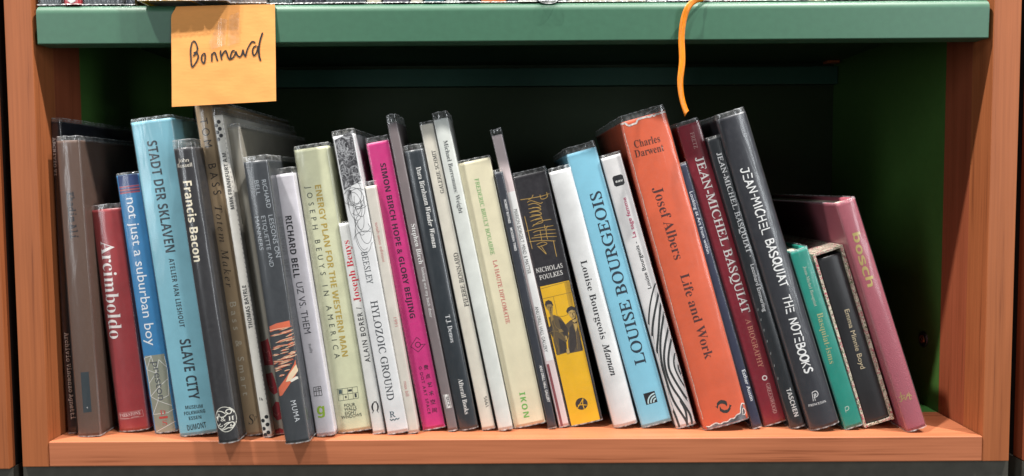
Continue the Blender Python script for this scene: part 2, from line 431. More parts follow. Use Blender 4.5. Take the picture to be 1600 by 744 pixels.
def flush_texts():
    tmp = []; caps = {}
    def mk(body, st, bold, sp=1):
        c = bpy.data.curves.new('t', 'FONT'); c.body = conv(body, st); c.resolution_u = 3
        c.offset = bold if bold else (-.006 if st == 'serif' else 0)
        if st == 'romc': c.shear = -.26
        c.space_character = SPACING.get(body, 1)
        o = bpy.data.objects.new('t', c); col.objects.link(o); return o
    for T in TEXTS:
        st = T[2]
        if st not in caps: caps[st] = mk('H', st, 0)
        tmp.append(mk(T[1], st, T[8]))
    dg = bpy.context.evaluated_depsgraph_get(); dg.update()
    ch = {}
    for st, o in caps.items():
        me = bpy.data.meshes.new_from_object(o.evaluated_get(dg)); ys = [v.co.y for v in me.vertices]
        ch[st] = (max(ys)-min(ys)) or .7; bpy.data.meshes.remove(me)
    for T, o in zip(TEXTS, tmp):
        s, txt, st, A, B, cap, mat, name, bold, lift = T
        me = bpy.data.meshes.new_from_object(o.evaluated_get(dg))
        xs = [v.co.x for v in me.vertices]; x0, x1 = min(xs), max(xs)
        dx, dz = B[0]-A[0], B[1]-A[1]; L = math.hypot(dx, dz); dx /= L; dz /= L
        kx = L/(x1-x0); ky = cap/ch[st]
        for v in me.vertices:
            a = (v.co.x-x0)*kx; b = v.co.y*ky-cap/2
            px = A[0]+dx*a-dz*b; pz = A[1]+dz*a+dx*b
            v.co = (px, 0, pz)
        s.drape(me, lift)
        me.materials.clear(); me.name = name
        ob = link(name, me, mat, s.root)
    for o in tmp+list(caps.values()):
        c = o.data; bpy.data.objects.remove(o); bpy.data.curves.remove(c)
WHITE = (.80, .80, .78); INKB = (.015, .016, .02)

# ================================================================ the row of books, left to right
# 1 thin black spine at the far left
b = Book('thin black book at the far left end with small white typewriter lettering', (106, 678), (79, 190), (92, 190), (.010, .011, .020), depth=.235, film=.0035, hard=True, rough=.5, tw=.0085)
b.text('ARCHIVIO VI', 'mono', (84, 215), (86.5, 275), 4.5, (.6, .6, .6), bold=.012)
b.text('Archivio Vincenzo Agnetti', 'mono', (103.5, 520), (114, 655), 6, WHITE, bold=.012)
# 2 taupe cloth
b = Book('wide taupe cloth book with dark typewriter title and a dark slip near its foot', (121, 684), (86.5, 220), (122, 220), (.112, .064, .046), depth=.225, film=.004, hard=True, bump=.22, scale=1500, var=.12, b=.0015, rough=.6, tw=.0205)
b.text('Khadim Ali', 'mono', (109, 300), (115.5, 373), 11, (.006, .008, .014), bold=.014)
b.poly('inlaid_slip', [(125.8, 582), (138.3, 581), (143, 643.6), (130.2, 645)], (.03, .042, .05))
b.strokes('slip_dot', [[(136.2, 636), (136.9, 638)]], (.4, .4, .4), 2.4, lift=.0005)
# 3 red
b = Book('short dark red book with white serif title and rounded spine', (184, 677), (139.5, 329), (186, 325), (.34, .040, .045), depth=.17, film=.0045, hard=True, b=.0028, rc=.0014, tw=.0282)
b.text('Arcimboldo', 'serif', (166.5, 377), (180.8, 529.5), 21, (.86, .80, .78))
b.text('PARKSTONE', 'serif', (185.5, 650.5), (219, 645), 5.5, (.78, .60, .58), 'publisher_mark')
b.strokes('publisher_frame', [[(184.5, 656), (184, 646.5)], [(184, 646.5), (221, 641)], [(221, 641), (223, 651)], [(223, 651), (186, 657)]], (.62, .35, .33), .6)
b.strokes('publisher_line', [[(186, 654.6), (202, 653.6)], [(205, 652.5), (217, 650.5)]], (.7, .5, .48), .9)
# 4 blue and grey
b = Book('blue spine with rounded white lower case title above a grey field netted with white lines', (241, 679), (180.5, 275), (216, 271.5), (.042, .235, .50), depth=.18, film=.002, hard=False, b=.0012, tw=.0212)
tz = lambda u, v: b.loc(u, v)[1]
b.patch('navy_band', (.028, .06, .20), tz(190, 291), b.H-.0002)
for i, (c, v) in enumerate([((.45, .07, .10), 291), ((.1, .06, .2), 294), ((.5, .12, .12), 296), ((.08, .08, .22), 298.5), ((.42, .08, .12), 300.5)]):
    b.patch('stripe', c, tz(195, v+2.2), tz(195, v), lift=.00018)
z1 = tz(240, 555)
b.patch('grey_field', (.31, .32, .25), .0002, z1)
net = []
pts = [(225, 560), (236, 556), (248, 562), (256, 557), (229, 578), (244, 583), (260, 574), (233, 599), (249, 604), (262, 592), (235, 620), (247, 626), (263, 618), (268, 634), (239, 648), (262, 645), (270, 640), (244, 675), (262, 668), (273, 659)]
for i, j in ((0, 4), (1, 4), (1, 5), (2, 5), (2, 6), (3, 6), (4, 7), (5, 7), (5, 8), (6, 9), (8, 9), (7, 10), (8, 10), (8, 11), (9, 12), (10, 11), (11, 13), (12, 11), (14, 15), (15, 16), (17, 19), (11, 14), (0, 1), (4, 5)):
    net.append([pts[i], pts[j]])
b.strokes('white_net', net, (.8, .8, .76), 1.1)
b.text('not just a suburban boy', 'sans', (204.5, 309), (237, 540), 15, (.86, .90, .94))
b.text('preston', 'sans', (243.5, 565), (253.5, 625), 12, (.10, .11, .12), 'author_lettering', lift=.0004)
b.text('D', 'serif', (250, 645), (258.5, 644), 7.5, (.55, .09, .08), 'publisher_mark', lift=.0004)
b.text('S', 'serif', (254, 661), (261, 660), 7.5, (.55, .09, .08), 'publisher_mark', lift=.0004)
b.strokes('publisher_bar', [[(248.5, 653), (255, 652.4), (262, 651.5)]], (.55, .06, .05), 3.6, lift=.0004)
# 5 light blue wide
b = Book('wide light blue book with bold black condensed capitals between blue and charcoal books', (280, 684), (203, 192), (269, 191), (.25, .56, .68), depth=.215, film=.0030, hard=True, b=.0012, rc=.0016, tw=.0375, bump=.25, scale=45)
b.text('STADT DER SKLAVEN', 'bold', (237, 220), (266.5, 394), 15.5, (.035, .055, .07))
b.text('ATELIER VAN LIESHOUT', 'bold', (267.5, 404), (284.8, 511), 8, (.035, .055, .07), 'author_lettering')
b.text('SLAVE CITY', 'bold', (288.5, 530), (304, 624), 17, (.035, .055, .07))
for t_, p, q, c_ in (('MUSEUM', (289.3, 637), (316.4, 634.4), 5.5), ('FOLKWANG', (287.4, 646.6), (320.3, 641.8), 5.5), ('ESSEN', (295, 654), (314.5, 651.3), 5.5), ('DUMONT', (292.2, 669), (321.8, 663.5), 9)):
    b.text(t_, 'bold', p, q, c_, (.03, .05, .06), 'publisher_mark')
# 6 charcoal
b = Book('charcoal book jutting over the shelf edge with cream bold title and oval emblem', (339.5, 690), (268.5, 233), (311, 229), (.036, .036, .040), ys=-.0125, depth=.2, film=.0075, hard=True, b=.0030, rc=.0014, rough=.35, tw=.0180)
b.text('John', 'sans', (277.6, 251), (294.5, 249.6), 6, (.75, .70, .60), 'author_lettering')
b.text('Russell', 'sans', (276.4, 259.6), (299, 257), 6, (.75, .70, .60), 'author_lettering')
b.text('Francis Bacon', 'bold', (292, 283), (309, 409), 13.5, (.86, .78, .60))
cx_, cz_ = b.loc(351.5, 655.5)
kx = 1/1743*(b.ys+D)/D
oval = [(cx_+15.5*kx*math.cos(a*math.pi/14), cz_+20*kx*math.sin(a*math.pi/14)) for a in range(29)]
def rel(pts): return [(cx_+x*kx, cz_-y*kx) for x, y in pts]
curls = [rel([(-14, -3), (-10, -6), (-5, -4), (0, -5), (4, -8), (9, -8), (11, -12), (8, -15), (4, -14), (3, -11), (6, -9)]), rel([(-13, -11), (-9, -14), (-3, -13), (2, -9)]),
         rel([(-11, -10), (-8, -8), (-12, -6)]), rel([(8, -18), (12, -14), (14, -8)]), rel([(-12, 8), (-13, 12), (-8, 15), (-3, 13), (3, 8), (9, 6), (12, 8), (11, 12), (7, 12), (8, 9)]),
         rel([(-8, 6), (-11, 9), (-8, 11), (-5, 9)]), rel([(-9, 17), (-3, 16), (3, 14), (8, 15), (12, 13)]), rel([(-3, 9), (2, 6), (7, 6)])]
b.strokes('emblem_oval', [oval], (.78, .76, .68), 1.1, px=False, mat=None) if False else b.mesh2d('emblem_oval', *(lambda V, Fc: (ribbon(oval, 1.0*kx, V, Fc, True, 1) or V, Fc))([], []), ink((.75, .74, .66)))
V, Fc = [], []
for c_ in curls: ribbon(c_, 1.5*kx, V, Fc)
b.mesh2d('emblem_scrolls', V, Fc, ink((.75, .74, .66)))
b.text('T', 'serif', (337.3, 656), (341.8, 655.6), 6.5, (.8, .78, .7), 'publisher_mark')
b.text('&', 'serif', (344.5, 655.5), (352.5, 655), 6.5, (.8, .78, .7), 'publisher_mark')
b.text('H', 'serif', (356.5, 654.5), (364, 654), 6.5, (.8, .78, .7), 'publisher_mark')
# 7 brown
b = Book('tall brown book rising behind the handwritten note with widely spaced capitals', (382.5, 683), (302, 161), (331, 161), (.45, .32, .19), depth=.235, film=.002, hard=True, b=.0016, tw=.0163, rough=.32)
b.text('TOM  BASS', 'sans', (317.5, 185), (340, 304), 12, (.045, .035, .03))
b.text('Totem Maker', 'ital', (340.5, 321.5), (358.5, 449), 11, (.05, .035, .025))
b.text('Bass & Smart', 'sans', (363.5, 472), (384.5, 618), 10, (.72, .66, .52), 'author_lettering')
b.text('S', 'ital', (387.5, 656), (397, 655), 15, (.05, .04, .03), 'publisher_mark')
b.text('p', 'ital', (396, 652), (401, 651.5), 7, (.05, .04, .03), 'publisher_mark')
# 8 white with checks
b = Book('narrow cream spine with rounded black check squares at its head and foot', (411, 685), (332, 181), (346.5, 181), (.78, .75, .68), depth=.23, film=.0065, hard=False, b=.0006, tw=.0088, coat=.0)
def sq(b, u, v, r, c=INKB, name='check_square'):
    x, z = b.loc(u, v); r *= 1.2/1743
    P = [(x+r*math.cos(a), z+r*math.sin(a)) for a in [math.pi/4*(k+.5) for k in range(8)]]
    b.poly(name, P, c, px=False)
for u, v in [(341.7, 190.5), (337.6, 196.3), (343.4, 201.4), (339.5, 207), (345.3, 212), (341, 218)]: sq(b, u, v, 2.7)
for u, v in [(416.3, 651.4), (410.8, 657.4), (417.9, 663.4), (412.2, 670), (419.2, 675.8), (414.5, 679.5)]: sq(b, u, v, 2.7)
b.text('MMK FRANKFURT A.M.', 'bold', (363.5, 327), (349.5, 237), 6, INKB)
b.text('THOMAS BAYRLE', 'bold', (392, 513), (381, 446), 6.5, INKB, 'author_lettering')
b.strokes('small_mark', [[(405.5, 621), (406.3, 626)], [(408, 621.5), (408.8, 625.5)], [(409.8, 623), (410.3, 626)]], INKB, 1.3)
dl = []
for k in range(34):
    t = (k+.5)/34; z = .045+(b.H-.075)*t
    dl.append([(.0001+.0004*(k % 3 == 0), z), (.0001+.0004*(k % 3 == 0), z+.0035)])
V, Fc = [], []
for c_ in dl[::2]: ribbon(c_, .0012, V, Fc, False)
for k in range(60):
    z = .03+(b.H-.035)*k/60; ribbon([(b.T-.0005, z), (b.T-.0005, z+.0016)], .0007, V, Fc, False, 1)
V = [(min(max(x, .00003), b.T-.00003), z) for x, z in V]
b.mesh2d('edge_ticks', V, Fc, ink((.05, .05, .05)))
# 9 taupe with red blobs
b = Book('beige spine with large dark red blotches low down behind the jutting slate book', (425.5, 683), (352.5, 200), (381, 199), (.36, .335, .28), ys=.012, depth=.225, film=.003, hard=False, b=.0012, tw=.0112, rough=.5)
o = lambda L: [(370+x/3.72, 500+y/3.72) for x, y in L]
b.poly('red_blotch', o([(136, 130), (160, 120), (180, 108), (200, 190), (210, 262), (160, 265), (142, 200)]), (.33, .02, .03))
b.poly('red_blotch', o([(165, 315), (205, 305), (220, 350), (242, 420), (215, 435), (190, 410), (172, 350)]), (.33, .02, .03))
b.poly('red_blotch', o([(205, 510), (225, 475), (250, 480), (268, 575), (235, 585), (212, 560)]), (.33, .02, .03))
b.poly('red_blotch', o([(222, 640), (250, 628), (272, 640), (274, 665), (225, 660)]), (.33, .02, .03))
for l_ in ([(150, 165), (170, 190), (185, 180), (195, 215)], [(185, 380), (205, 395), (215, 385)], [(215, 540), (235, 555), (245, 540)], [(170, 215), (180, 235), (195, 235)]): b.strokes('blotch_vein', [o(l_)], (.55, .16, .14), .8, lift=.0004)
# 10 slate with orange picture
b = Book('dark slate book jutting out over the edge with an orange and cream picture low down', (445, 693), (378.5, 254), (426, 250), (.052, .058, .066), ys=-.0145, depth=.19, film=.0045, hard=True, b=.0022, rc=.0014, tw=.0215, rough=.35)
for t_, p, q in (('RICHARD', (411.5, 281), (420, 325)), ('BELL', (400.5, 282), (404, 305)), ('LESSONS ON', (422, 336), (434, 402)), ('ETIQUETTE AND', (411, 337.5), (425, 417)), ('MANNERS', (400.5, 338.7), (408.5, 391))):
    b.text(t_, 'sans', p, q, 6.5, (.42, .46, .50), bold=-.008)
b.text('MUMA', 'sans', (457.7, 626), (465, 659), 8, (.62, .65, .68), 'publisher_mark')
rr = random.Random(3)
OR = (.72, .16, .08); CR = (.85, .66, .45)
b.poly('orange_flame', o([(176, 45), (230, 20), (334, 0), (336, 28), (290, 50), (220, 62), (182, 78)]), OR)
b.poly('orange_flame', o([(366, 205), (377, 262), (372, 290), (330, 340), (262, 440), (240, 450), (234, 405), (290, 330), (330, 260)]), OR)
b.poly('cream_flame', o([(362, 250), (352, 300), (310, 355), (285, 360), (300, 320), (335, 270)]), CR, lift=.0004)
b.poly('cream_flame', o([(372, 312), (382, 318), (380, 345), (350, 345), (318, 362), (305, 352), (340, 330), (370, 332)]), (.8, .75, .66), lift=.0004)
for k in range(34):
    y = 62+k*8.2+rr.uniform(-5, 5); x0 = rr.uniform(184, 300); L = rr.uniform(45, 110)
    x1 = min(x0+L, 360); 
    if y > 250: x1 = min(x1, 360-(y-250)*1.1)
    if x1-x0 < 12: continue
    h = rr.uniform(3.5, 8); y2 = y-(x1-x0)*rr.uniform(.15, .4)
    pl = [(x0, y), (x0+.3*(x1-x0), y-.3*(y-y2)-h), (x0+.7*(x1-x0), y-.7*(y-y2)-h*.7), (x1, y2), (x0+.6*(x1-x0), y-.6*(y-y2)+h*.7), (x0+.25*(x1-x0), y-.2*(y-y2)+h*.6)]
    b.poly('flame_fleck', o(pl), OR if k % 2 else CR, lift=.0003+.00002*k)
    b.strokes('fleck_line', [o([pl[0], ((pl[0][0]+pl[3][0])/2, (pl[0][1]+pl[3][1])/2-3), pl[3]])], CR if k % 2 else OR, .8, lift=.0010)
# 11 white lavender
b = Book('pale lavender white spine with a lime green letter near its foot', (494.5, 684), (428, 274), (459.5, 271), (.74, .72, .78), depth=.19, film=.0055, hard=False, b=.0008, tw=.0172)
b.text('RICHARD BELL', 'bold', (450.3, 337.5), (464, 434), 10, INKB, 'author_lettering')
b.text('UZ VS. THEM', 'sans', (467, 441), (481, 521), 10.5, (.10, .10, .12))
b.text('Reilly', 'sans', (483.5, 537.6), (487.5, 552), 4.2, (.2, .2, .22), 'editor_lettering')
b.strokes('publisher_square', [[(490, 605.5), (501, 603.5)], [(501, 603.5), (503.5, 617.5)], [(503.5, 617.5), (491, 619)], [(491, 619), (490, 605.5)], [(493.5, 606), (494.5, 618)], [(498, 605), (499, 617)], [(490.6, 612), (502.5, 610)], [(495, 608), (500.5, 607)]], INKB, 1.1)
b.text('g', 'bold', (495, 639.5), (507, 638.5), 17, (.38, .60, .05), 'lime_mark')
# 12 pale yellow green
b = Book('wide pale yellow green book with ochre bold and thin black capitals side by side', (527, 679), (458, 235), (511, 233), (.64, .65, .44), depth=.205, film=.0035, hard=True, b=.0013, rc=.0018, tw=.0318, bump=.25)
b.text('ENERGY PLAN FOR THE WESTERN MAN', 'bold', (496.5, 289), (539.5, 557), 9.5, (.46, .33, .07))
b.text('JOSEPH BEUYS IN AMERICA', 'sans', (481.5, 291), (527.3, 560), 8.5, (.05, .06, .05), 'author_lettering')
g0, g1, g2, g3 = (527, 608.5), (558, 604.2), (560.3, 622), (529, 626.8)
lp = lambda p, q, t: (p[0]+(q[0]-p[0])*t, p[1]+(q[1]-p[1])*t)
gl_ = [[lp(g0, g3, t), lp(g1, g2, t)] for t in (0, .5, 1)]+[[lp(g0, g1, t), lp(g3, g2, t)] for t in (0, .25, .5, .75, 1)]
b.strokes('window_grid', gl_, (.06, .07, .06), .7)
def cell(u0, u1, v0, v1, c):
    q = [lp(lp(g0, g1, u), lp(g3, g2, u), v) for u, v in ((u0, v0), (u1, v0), (u1, v1), (u0, v1))]
    b.poly('grid_window', q, c)
cell(.05, .22, .07, .43, (.07, .11, .11)); cell(.53, .72, .14, .33, (.04, .05, .05)); cell(.82, .92, .56, .9, (.04, .05, .05)); cell(.34, .42, .66, .84, (.04, .05, .05))
for t_, p, q in (('FOUR', (538, 634), (555, 631.7)), ('WALLS', (537.7, 640), (557, 637.3)), ('EIGHT', (539, 646), (557, 643.3)), ('WINDOWS', (533, 652.8), (565, 647.6))):
    b.text(t_, 'sans', p, q, 5, (.05, .06, .05), 'publisher_mark', bold=.01)
# 13 short white
b = Book('short white spine with red stencil and black lettering reading upwards', (583, 679.5), (528.5, 350), (545, 350), (.72, .72, .69), depth=.16, film=.0015, hard=False, tw=.0108)
b.text('ALAIN BORER /', 'sans', (575, 566), (560.5, 480), 8, INKB, 'author_lettering', bold=.008)
b.text('Joseph Beuys', 'serif', (558.5, 472), (540.2, 376), 10, (.60, .02, .04))
PEN = [[(585.2, 627.6), (581.6, 630.5), (580, 635), (581, 640), (583.6, 643), (584.6, 642), (583.2, 639), (582.8, 634.5), (584, 630.6)], [(587.2, 627.4), (590.2, 630), (591.8, 634.5), (591.4, 639.5), (589.4, 642.4), (588.4, 641.4), (589.4, 638.5), (589.4, 634), (588.2, 630.4)]]
for L in PEN: b.poly('publisher_mark', L, INKB, lift=.0004)
b.poly('publisher_mark', [(584, 626.6), (586, 627.6), (588.4, 626.2), (588, 629), (586, 628.6), (584.4, 629.2)], INKB, lift=.0005)
b.strokes('publisher_mark', [[(583.4, 642), (582, 645.5)]], INKB, 1.1, lift=.0005)
b.strokes('publisher_mark', [[(589.6, 641.6), (591.2, 644.8)]], INKB, 1.1, lift=.0005)
# 14 white with engraving at top
b = Book('tall white spine whose top half carries a dark engraving with swirling black lines', (605.5, 680.5), (519.5, 214), (557, 211), (.76, .77, .78), depth=.2, film=.005, hard=False, b=.0007, tw=.0193)
H_ = b.H; T_ = b.T; zz = b.loc(550, 290)[1]; zt = b.H-.0003
def engr():
    m, t, p = newmat('engraving_print')
    tc = N(t, 'ShaderNodeTexCoord'); nz = N(t, 'ShaderNodeTexNoise'); nz.inputs['Scale'].default_value = 170; nz.inputs['Detail'].default_value = 6; nz.inputs['Distortion'].default_value = 2.2
    t.links.new(tc.outputs['Object'], nz.inputs[0])
    cr = N(t, 'ShaderNodeValToRGB'); e = cr.color_ramp.elements
    e[0].position = .38; e[0].color = (.03, .03, .035, 1); e[1].position = .68; e[1].color = (.55, .56, .58, 1)
    k = e.new(.53); k.color = (.12, .12, .13, 1)
    t.links.new(nz.outputs[0], cr.inputs[0]); t.links.new(cr.outputs[0], p.inputs['Base Color']); p.inputs['Roughness'].default_value = .4
    return m
b.patch('engraving', None, zz, zt, slope=.35, mat=engr(), lift=.00015)
rr = random.Random(5); L = []
for k in range(26):
    cx_ = rr.uniform(.15, .85)*T_; cz_ = rr.uniform(zz, zt-.008); r0 = rr.uniform(.002, .0065); a0 = rr.uniform(0, 6.28); sp = rr.choice((-1, 1))
    L.append([(cx_+r0*(1-.12*i)*math.cos(a0+sp*i*.75), cz_+r0*(1-.1*i)*1.3*math.sin(a0+sp*i*.75)) for i in range(8)])
V, Fc = [], []
for l in L: ribbon([(x, min(z, zt)) for x, z in l], .00035, V, Fc)
V = [(min(max(x, .0001), T_-.0001), z) for x, z in V]
b.mesh2d('engraving_curls', V, Fc, ink((.42, .43, .45)), .0003)
V, Fc = [], []
for k in range(14):
    a = -.6+k*.16; ribbon([(T_*.40, zz-.004), (T_*.40-.009*math.cos(a), zz-.004-.011*math.sin(a)-.004)], .00028, V, Fc, False)
for k in range(16):
    cx_ = rr.uniform(.3, .75)*T_; cz_ = zz-rr.uniform(.004, .05); rx = rr.uniform(.004, .010); rz = rr.uniform(.005, .016); a0 = rr.uniform(0, 6)
    ribbon([(cx_+rx*math.cos(a0+i*.5), cz_+rz*math.sin(a0+i*.5)) for i in range(9)], .0003, V, Fc)
V = [(min(max(x, .0001), T_-.0001), z) for x, z in V]
b.mesh2d('swirl_lines', V, Fc, ink((.05, .05, .055)), .0003)
b.text('BEESLEY', 'romc', (568.8, 393), (578.5, 443.5), 9.5, (.10, .11, .12), 'author_lettering', bold=.006)
b.text('HYLOZOIC GROUND', 'romc', (584, 470), (611, 625), 11, (.06, .065, .075), bold=.008)
b.text('R', 'romc', (608.7, 648), (617.5, 646.8), 9, (.03, .08, .11), 'publisher_mark', bold=.012)
b.strokes('publisher_wave', [[(609.4, 655), (612, 657.2), (614.2, 655), (616.7, 656.6), (619, 654), (621.5, 655), (624, 652.8)]], (.03, .08, .11), 1.3)
# 15 cream, shorter
b = Book('narrow cream spine with faint pink lettering leaning against the magenta book', (638, 679), (569.5, 292), (585, 290), (.68, .64, .57), depth=.18, film=.0045, hard=False, tw=.0096, coat=0)
b.text('totah-seno edizioni', 'sans', (588, 347.5), (600, 409), 4.8, (.60, .24, .22))
b.text('1991', 'sans', (617, 496), (619.8, 510), 4.8, (.60, .26, .24), 'year_lettering')
b.text('max bill', 'sans', (633.3, 596), (636.8, 619), 5.5, (.60, .26, .24), 'author_lettering')
# 16 magenta
b = Book('bright magenta book with dark capitals, a line drawn emblem and stitched left edge', (660.5, 674.5), (571.5, 225), (608.5, 217), (.58, .035, .20), depth=.21, film=.005, hard=True, b=.0006, rc=.001, tw=.0215, rough=.4)
b.text('SIMON BIRCH HOPE & GLORY BEIJING', 'bold', (598, 255), (645, 497), 8.6, (.030, .012, .03))
b.strokes('line_emblem', [[(651, 527), (641.5, 541.5)], [(641.5, 541.5), (653.5, 550)], [(653.5, 550), (664.5, 537.5)], [(664.5, 537.5), (656, 538.5)], [(651, 527), (656.5, 531)]], (.05, .01, .03), 1.0)
x_, z_ = b.loc(653, 538.6)
V, Fc = [], []; ribbon([(x_+.0024*math.cos(a*.6), z_+.0024*math.sin(a*.6)) for a in range(12)], .0006, V, Fc, True, 1)
b.mesh2d('line_emblem', V, Fc, ink((.05, .01, .03)))
for ch_, u, v in (('贵', 665.8, 573.8), ('点', 668.7, 587.6), ('艺', 671.6, 601), ('术', 674, 614.3), ('空', 676.5, 627.8), ('间', 679, 640.9)):
    b.text(ch_, 'sans', (u-3.6, v+.8), (u+3.6, v-.2), 5.6, (.05, .01, .03), 'gallery_lettering', bold=.012)
b.text('G·DOT ART SPACE', 'sans', (656.5, 572.6), (671, 647), 4.6, (.05, .01, .03), 'gallery_lettering', bold=.006)
V, Fc = [], []
for k in range(58):
    z = .006+(b.H-.01)*k/58; ribbon([(.0006, z), (.0006, z+.0026)], .0008, V, Fc, False, 1)
b.mesh2d('edge_stitches', V, Fc, ink((.07, .02, .05)))
# 17 grey mauve thin
b = Book('tall thin mauve grey spine with small white lettering just right of the magenta book', (700.5, 675.5), (605, 193), (620, 190.5), (.20, .165, .17), depth=.06, film=.0075, hard=False, tw=.0086)
b.text('Stephen Birch', 'serif', (645.5, 350), (658, 412.5), 7, (.82, .82, .80), 'author_lettering')
b.text('looking out my back door', 'sans', (660.3, 418), (674, 496), 4.8, (.75, .75, .74), bold=.0)
b.poly('white_label', [(694.3, 616.8), (699, 616), (704.2, 637.2), (699.3, 638)], (.82, .82, .80))
b.text('MCA', 'bold', (698.3, 620), (701.8, 635), 4.2, (.2, .18, .19), 'label_lettering', lift=.0005)
b.strokes('white_bars', [[(693, 617), (698.3, 638.5)], [(700.6, 616.2), (705.4, 637)]], (.8, .8, .78), .9)
# 18 navy
b = Book('dark navy slate spine with white serif lettering beside the mauve grey one', (717, 675), (631, 237), (661, 233), (.028, .036, .044), depth=.2, film=.005, hard=False, b=.0022, rc=.0012, tw=.0178, rough=.32)
b.text('Dara Birnbaum', 'serif', (653.4, 261), (667.5, 320.5), 7.5, WHITE, 'author_lettering')
b.text('Wonder Woman', 'bital', (667.8, 323.3), (680, 387), 7.5, WHITE)
b.text('T.J. Demos', 'serif', (699, 492.4), (707.5, 535), 7, (.7, .72, .74), 'author_lettering')
b.text('Afterall Books', 'serif', (719, 592), (730, 647), 7, WHITE, 'publisher_mark')
# 19 cream
b = Book('tall cream spine with tiny black serif capitals reading upwards', (753.5, 674), (656, 196), (677, 193), (.73, .69, .59), depth=.10, film=.0025, hard=False, b=.0006, tw=.0122)
b.text('GALERIE SCHMIT', 'romc', (691.5, 302), (677, 235), 5.6, INKB, 'gallery_lettering', bold=.012)
b.text('PIERRE BONNARD', 'romc', (729.5, 479), (711.5, 395), 6.8, INKB, bold=.012)
b.text('1995', 'romc', (761.5, 636), (758, 619.5), 5, INKB, 'year_lettering')
# 20 pale greenish white
b = Book('tall pale grey green spine whose black serif title starts near its head', (779, 675), (677, 188), (697, 186), (.72, .75, .71), depth=.06, film=.0065, hard=False, b=.0008, tw=.0134)
b.text('Michael Borremans: Weight', 'serif', (695.5, 219.5), (720.5, 333), 6.6, (.03, .035, .04))
# 21 cream wide
b = Book('wide cream book with small green and red capitals and a green word at its foot', (803.5, 671), (715, 256), (764, 246), (.76, .70, .50), depth=.2, film=.0022, hard=True, b=.0006, rc=.0010, tw=.0305, var=.05, bump=.2)
b.text('FREDERIC BRULY BOUABRE', 'romc', (744.5, 279), (770, 398), 6.2, (.16, .42, .12), 'author_lettering', bold=.008)
b.text('LA HAUTE DIPLOMATIE', 'romc', (773, 406.6), (794, 505.5), 6.2, (.60, .09, .10), bold=.008)
b.text('IKON', 'bold', (815.5, 613), (823, 652), 9, (.16, .46, .10), 'publisher_mark')
# 22 dark slate thin
b = Book('thin dark slate spine with minute white capitals between cream and pink spines', (857, 671.5), (772.5, 270), (785.5, 268), (.034, .039, .052), depth=.185, film=.0025, hard=False, tw=.0076)
b.text('ROBERT BOYNES', 'sans', (789, 312), (796.5, 349), 3.6, (.75, .75, .76), 'author_lettering', bold=.02)
b.text('MODERN TIMES', 'sans', (798.5, 356), (806, 392), 3.6, (.75, .75, .76), bold=.02)
b.text('ANU DRILL HALL GALLERY', 'sans', (844.5, 571), (857.5, 628.5), 4, WHITE, 'gallery_lettering', bold=.02)
# 23 white pink thin
b = Book('thin white and pink spine rising well above the dark slate one on its left', (873.5, 669.5), (768.5, 213), (785.5, 210), (.72, .60, .60), depth=.185, film=.006, hard=False, tw=.0096, var=.05)
b.patch('white_field', (.78, .78, .77), b.loc(852, 565)[1], b.loc(797, 300)[1], x0=.0025)
b.patch('maroon_edge', (.25, .07, .08), .0003, b.loc(852, 570)[1], x0=.0018, x1=.0042)
b.text('MARION BORGELT: MIND & MATTER', 'sans', (805.3, 327), (827, 428), 5.6, INKB, 'author_lettering', bold=.0)
b.text('ANU DRILL HALL GALLERY', 'sans', (838, 479), (853.5, 550), 5.4, INKB, 'gallery_lettering')
# 24 black and yellow
b = Book('wide spine, black above with gold scrawl, yellow below with a print of two standing men', (890, 667), (801.5, 277), (853, 266), (.028, .026, .031), depth=.19, film=.0035, hard=True, b=.0006, rc=.0012, tw=.0318, rough=.36)
yz = b.loc(863, 444)[1]
YEL = (.80, .46, .02)
b.patch('yellow_field', YEL, .0003, yz)
b.text('NICHOLAS', 'romc', (837.5, 423.5), (879, 414.5), 7, (.75, .73, .70), 'author_lettering', bold=.008)
b.text('FOULKES', 'romc', (843, 434.5), (879, 425.5), 7, (.75, .73, .70), 'author_lettering', bold=.008)
g = lambda L: [(790+x/3.72, 260+y/3.72) for x, y in L]
GOLD = paint((.62, .40, .12), .35, .1, metal=.3, name='gold_ink')
b.strokes('gold_scrawl', [g([(85, 195), (130, 188), (165, 182), (215, 172), (255, 158)]), g([(160, 165), (150, 185), (130, 195)]), g([(200, 165), (208, 190), (240, 180), (238, 150), (246, 178)]),
    g([(125, 210), (150, 200), (200, 215), (215, 208)]), g([(130, 225), (170, 215), (205, 235), (155, 240)]), g([(132, 248), (180, 240), (205, 252), (150, 262)]), g([(138, 270), (185, 262), (208, 278), (150, 284)]),
    g([(140, 295), (190, 285), (210, 300), (170, 312)]), g([(145, 320), (200, 300), (215, 325), (160, 340)]), g([(110, 290), (125, 350), (140, 420), (155, 480)]), g([(155, 350), (200, 320), (265, 308)]),
    g([(118, 378), (170, 365), (230, 352), (278, 344)]), g([(225, 340), (232, 365), (245, 345)]), g([(160, 385), (200, 372), (290, 368)]), g([(165, 405), (210, 395), (295, 388)]), g([(150, 418), (220, 410), (298, 408)]),
    g([(130, 440), (200, 432), (290, 434)]), g([(180, 455), (215, 440), (240, 450), (190, 470)]), g([(185, 463), (210, 485), (237, 510), (205, 460)]), g([(278, 430), (285, 470), (297, 525)]), g([(200, 372), (205, 400), (210, 430)]), g([(235, 370), (238, 400), (245, 425)])], (.6, .4, .1), .95, mat=GOLD)
h = lambda L: [(820+x/5.72, 430+v/5.72) for x, v in L]
FD = (.045, .038, .036); FM = (.30, .205, .075); FL = (.50, .34, .12); FG = (.12, .088, .05)
def pr(nm, L, c, lf): b.poly(nm, h(L), c, lift=lf)
pr('standing_man_print', [(190, 400), (222, 372), (262, 355), (318, 378), (350, 420), (385, 470), (392, 545), (372, 600), (380, 690), (262, 727), (232, 610), (205, 500)], FG, .0002)
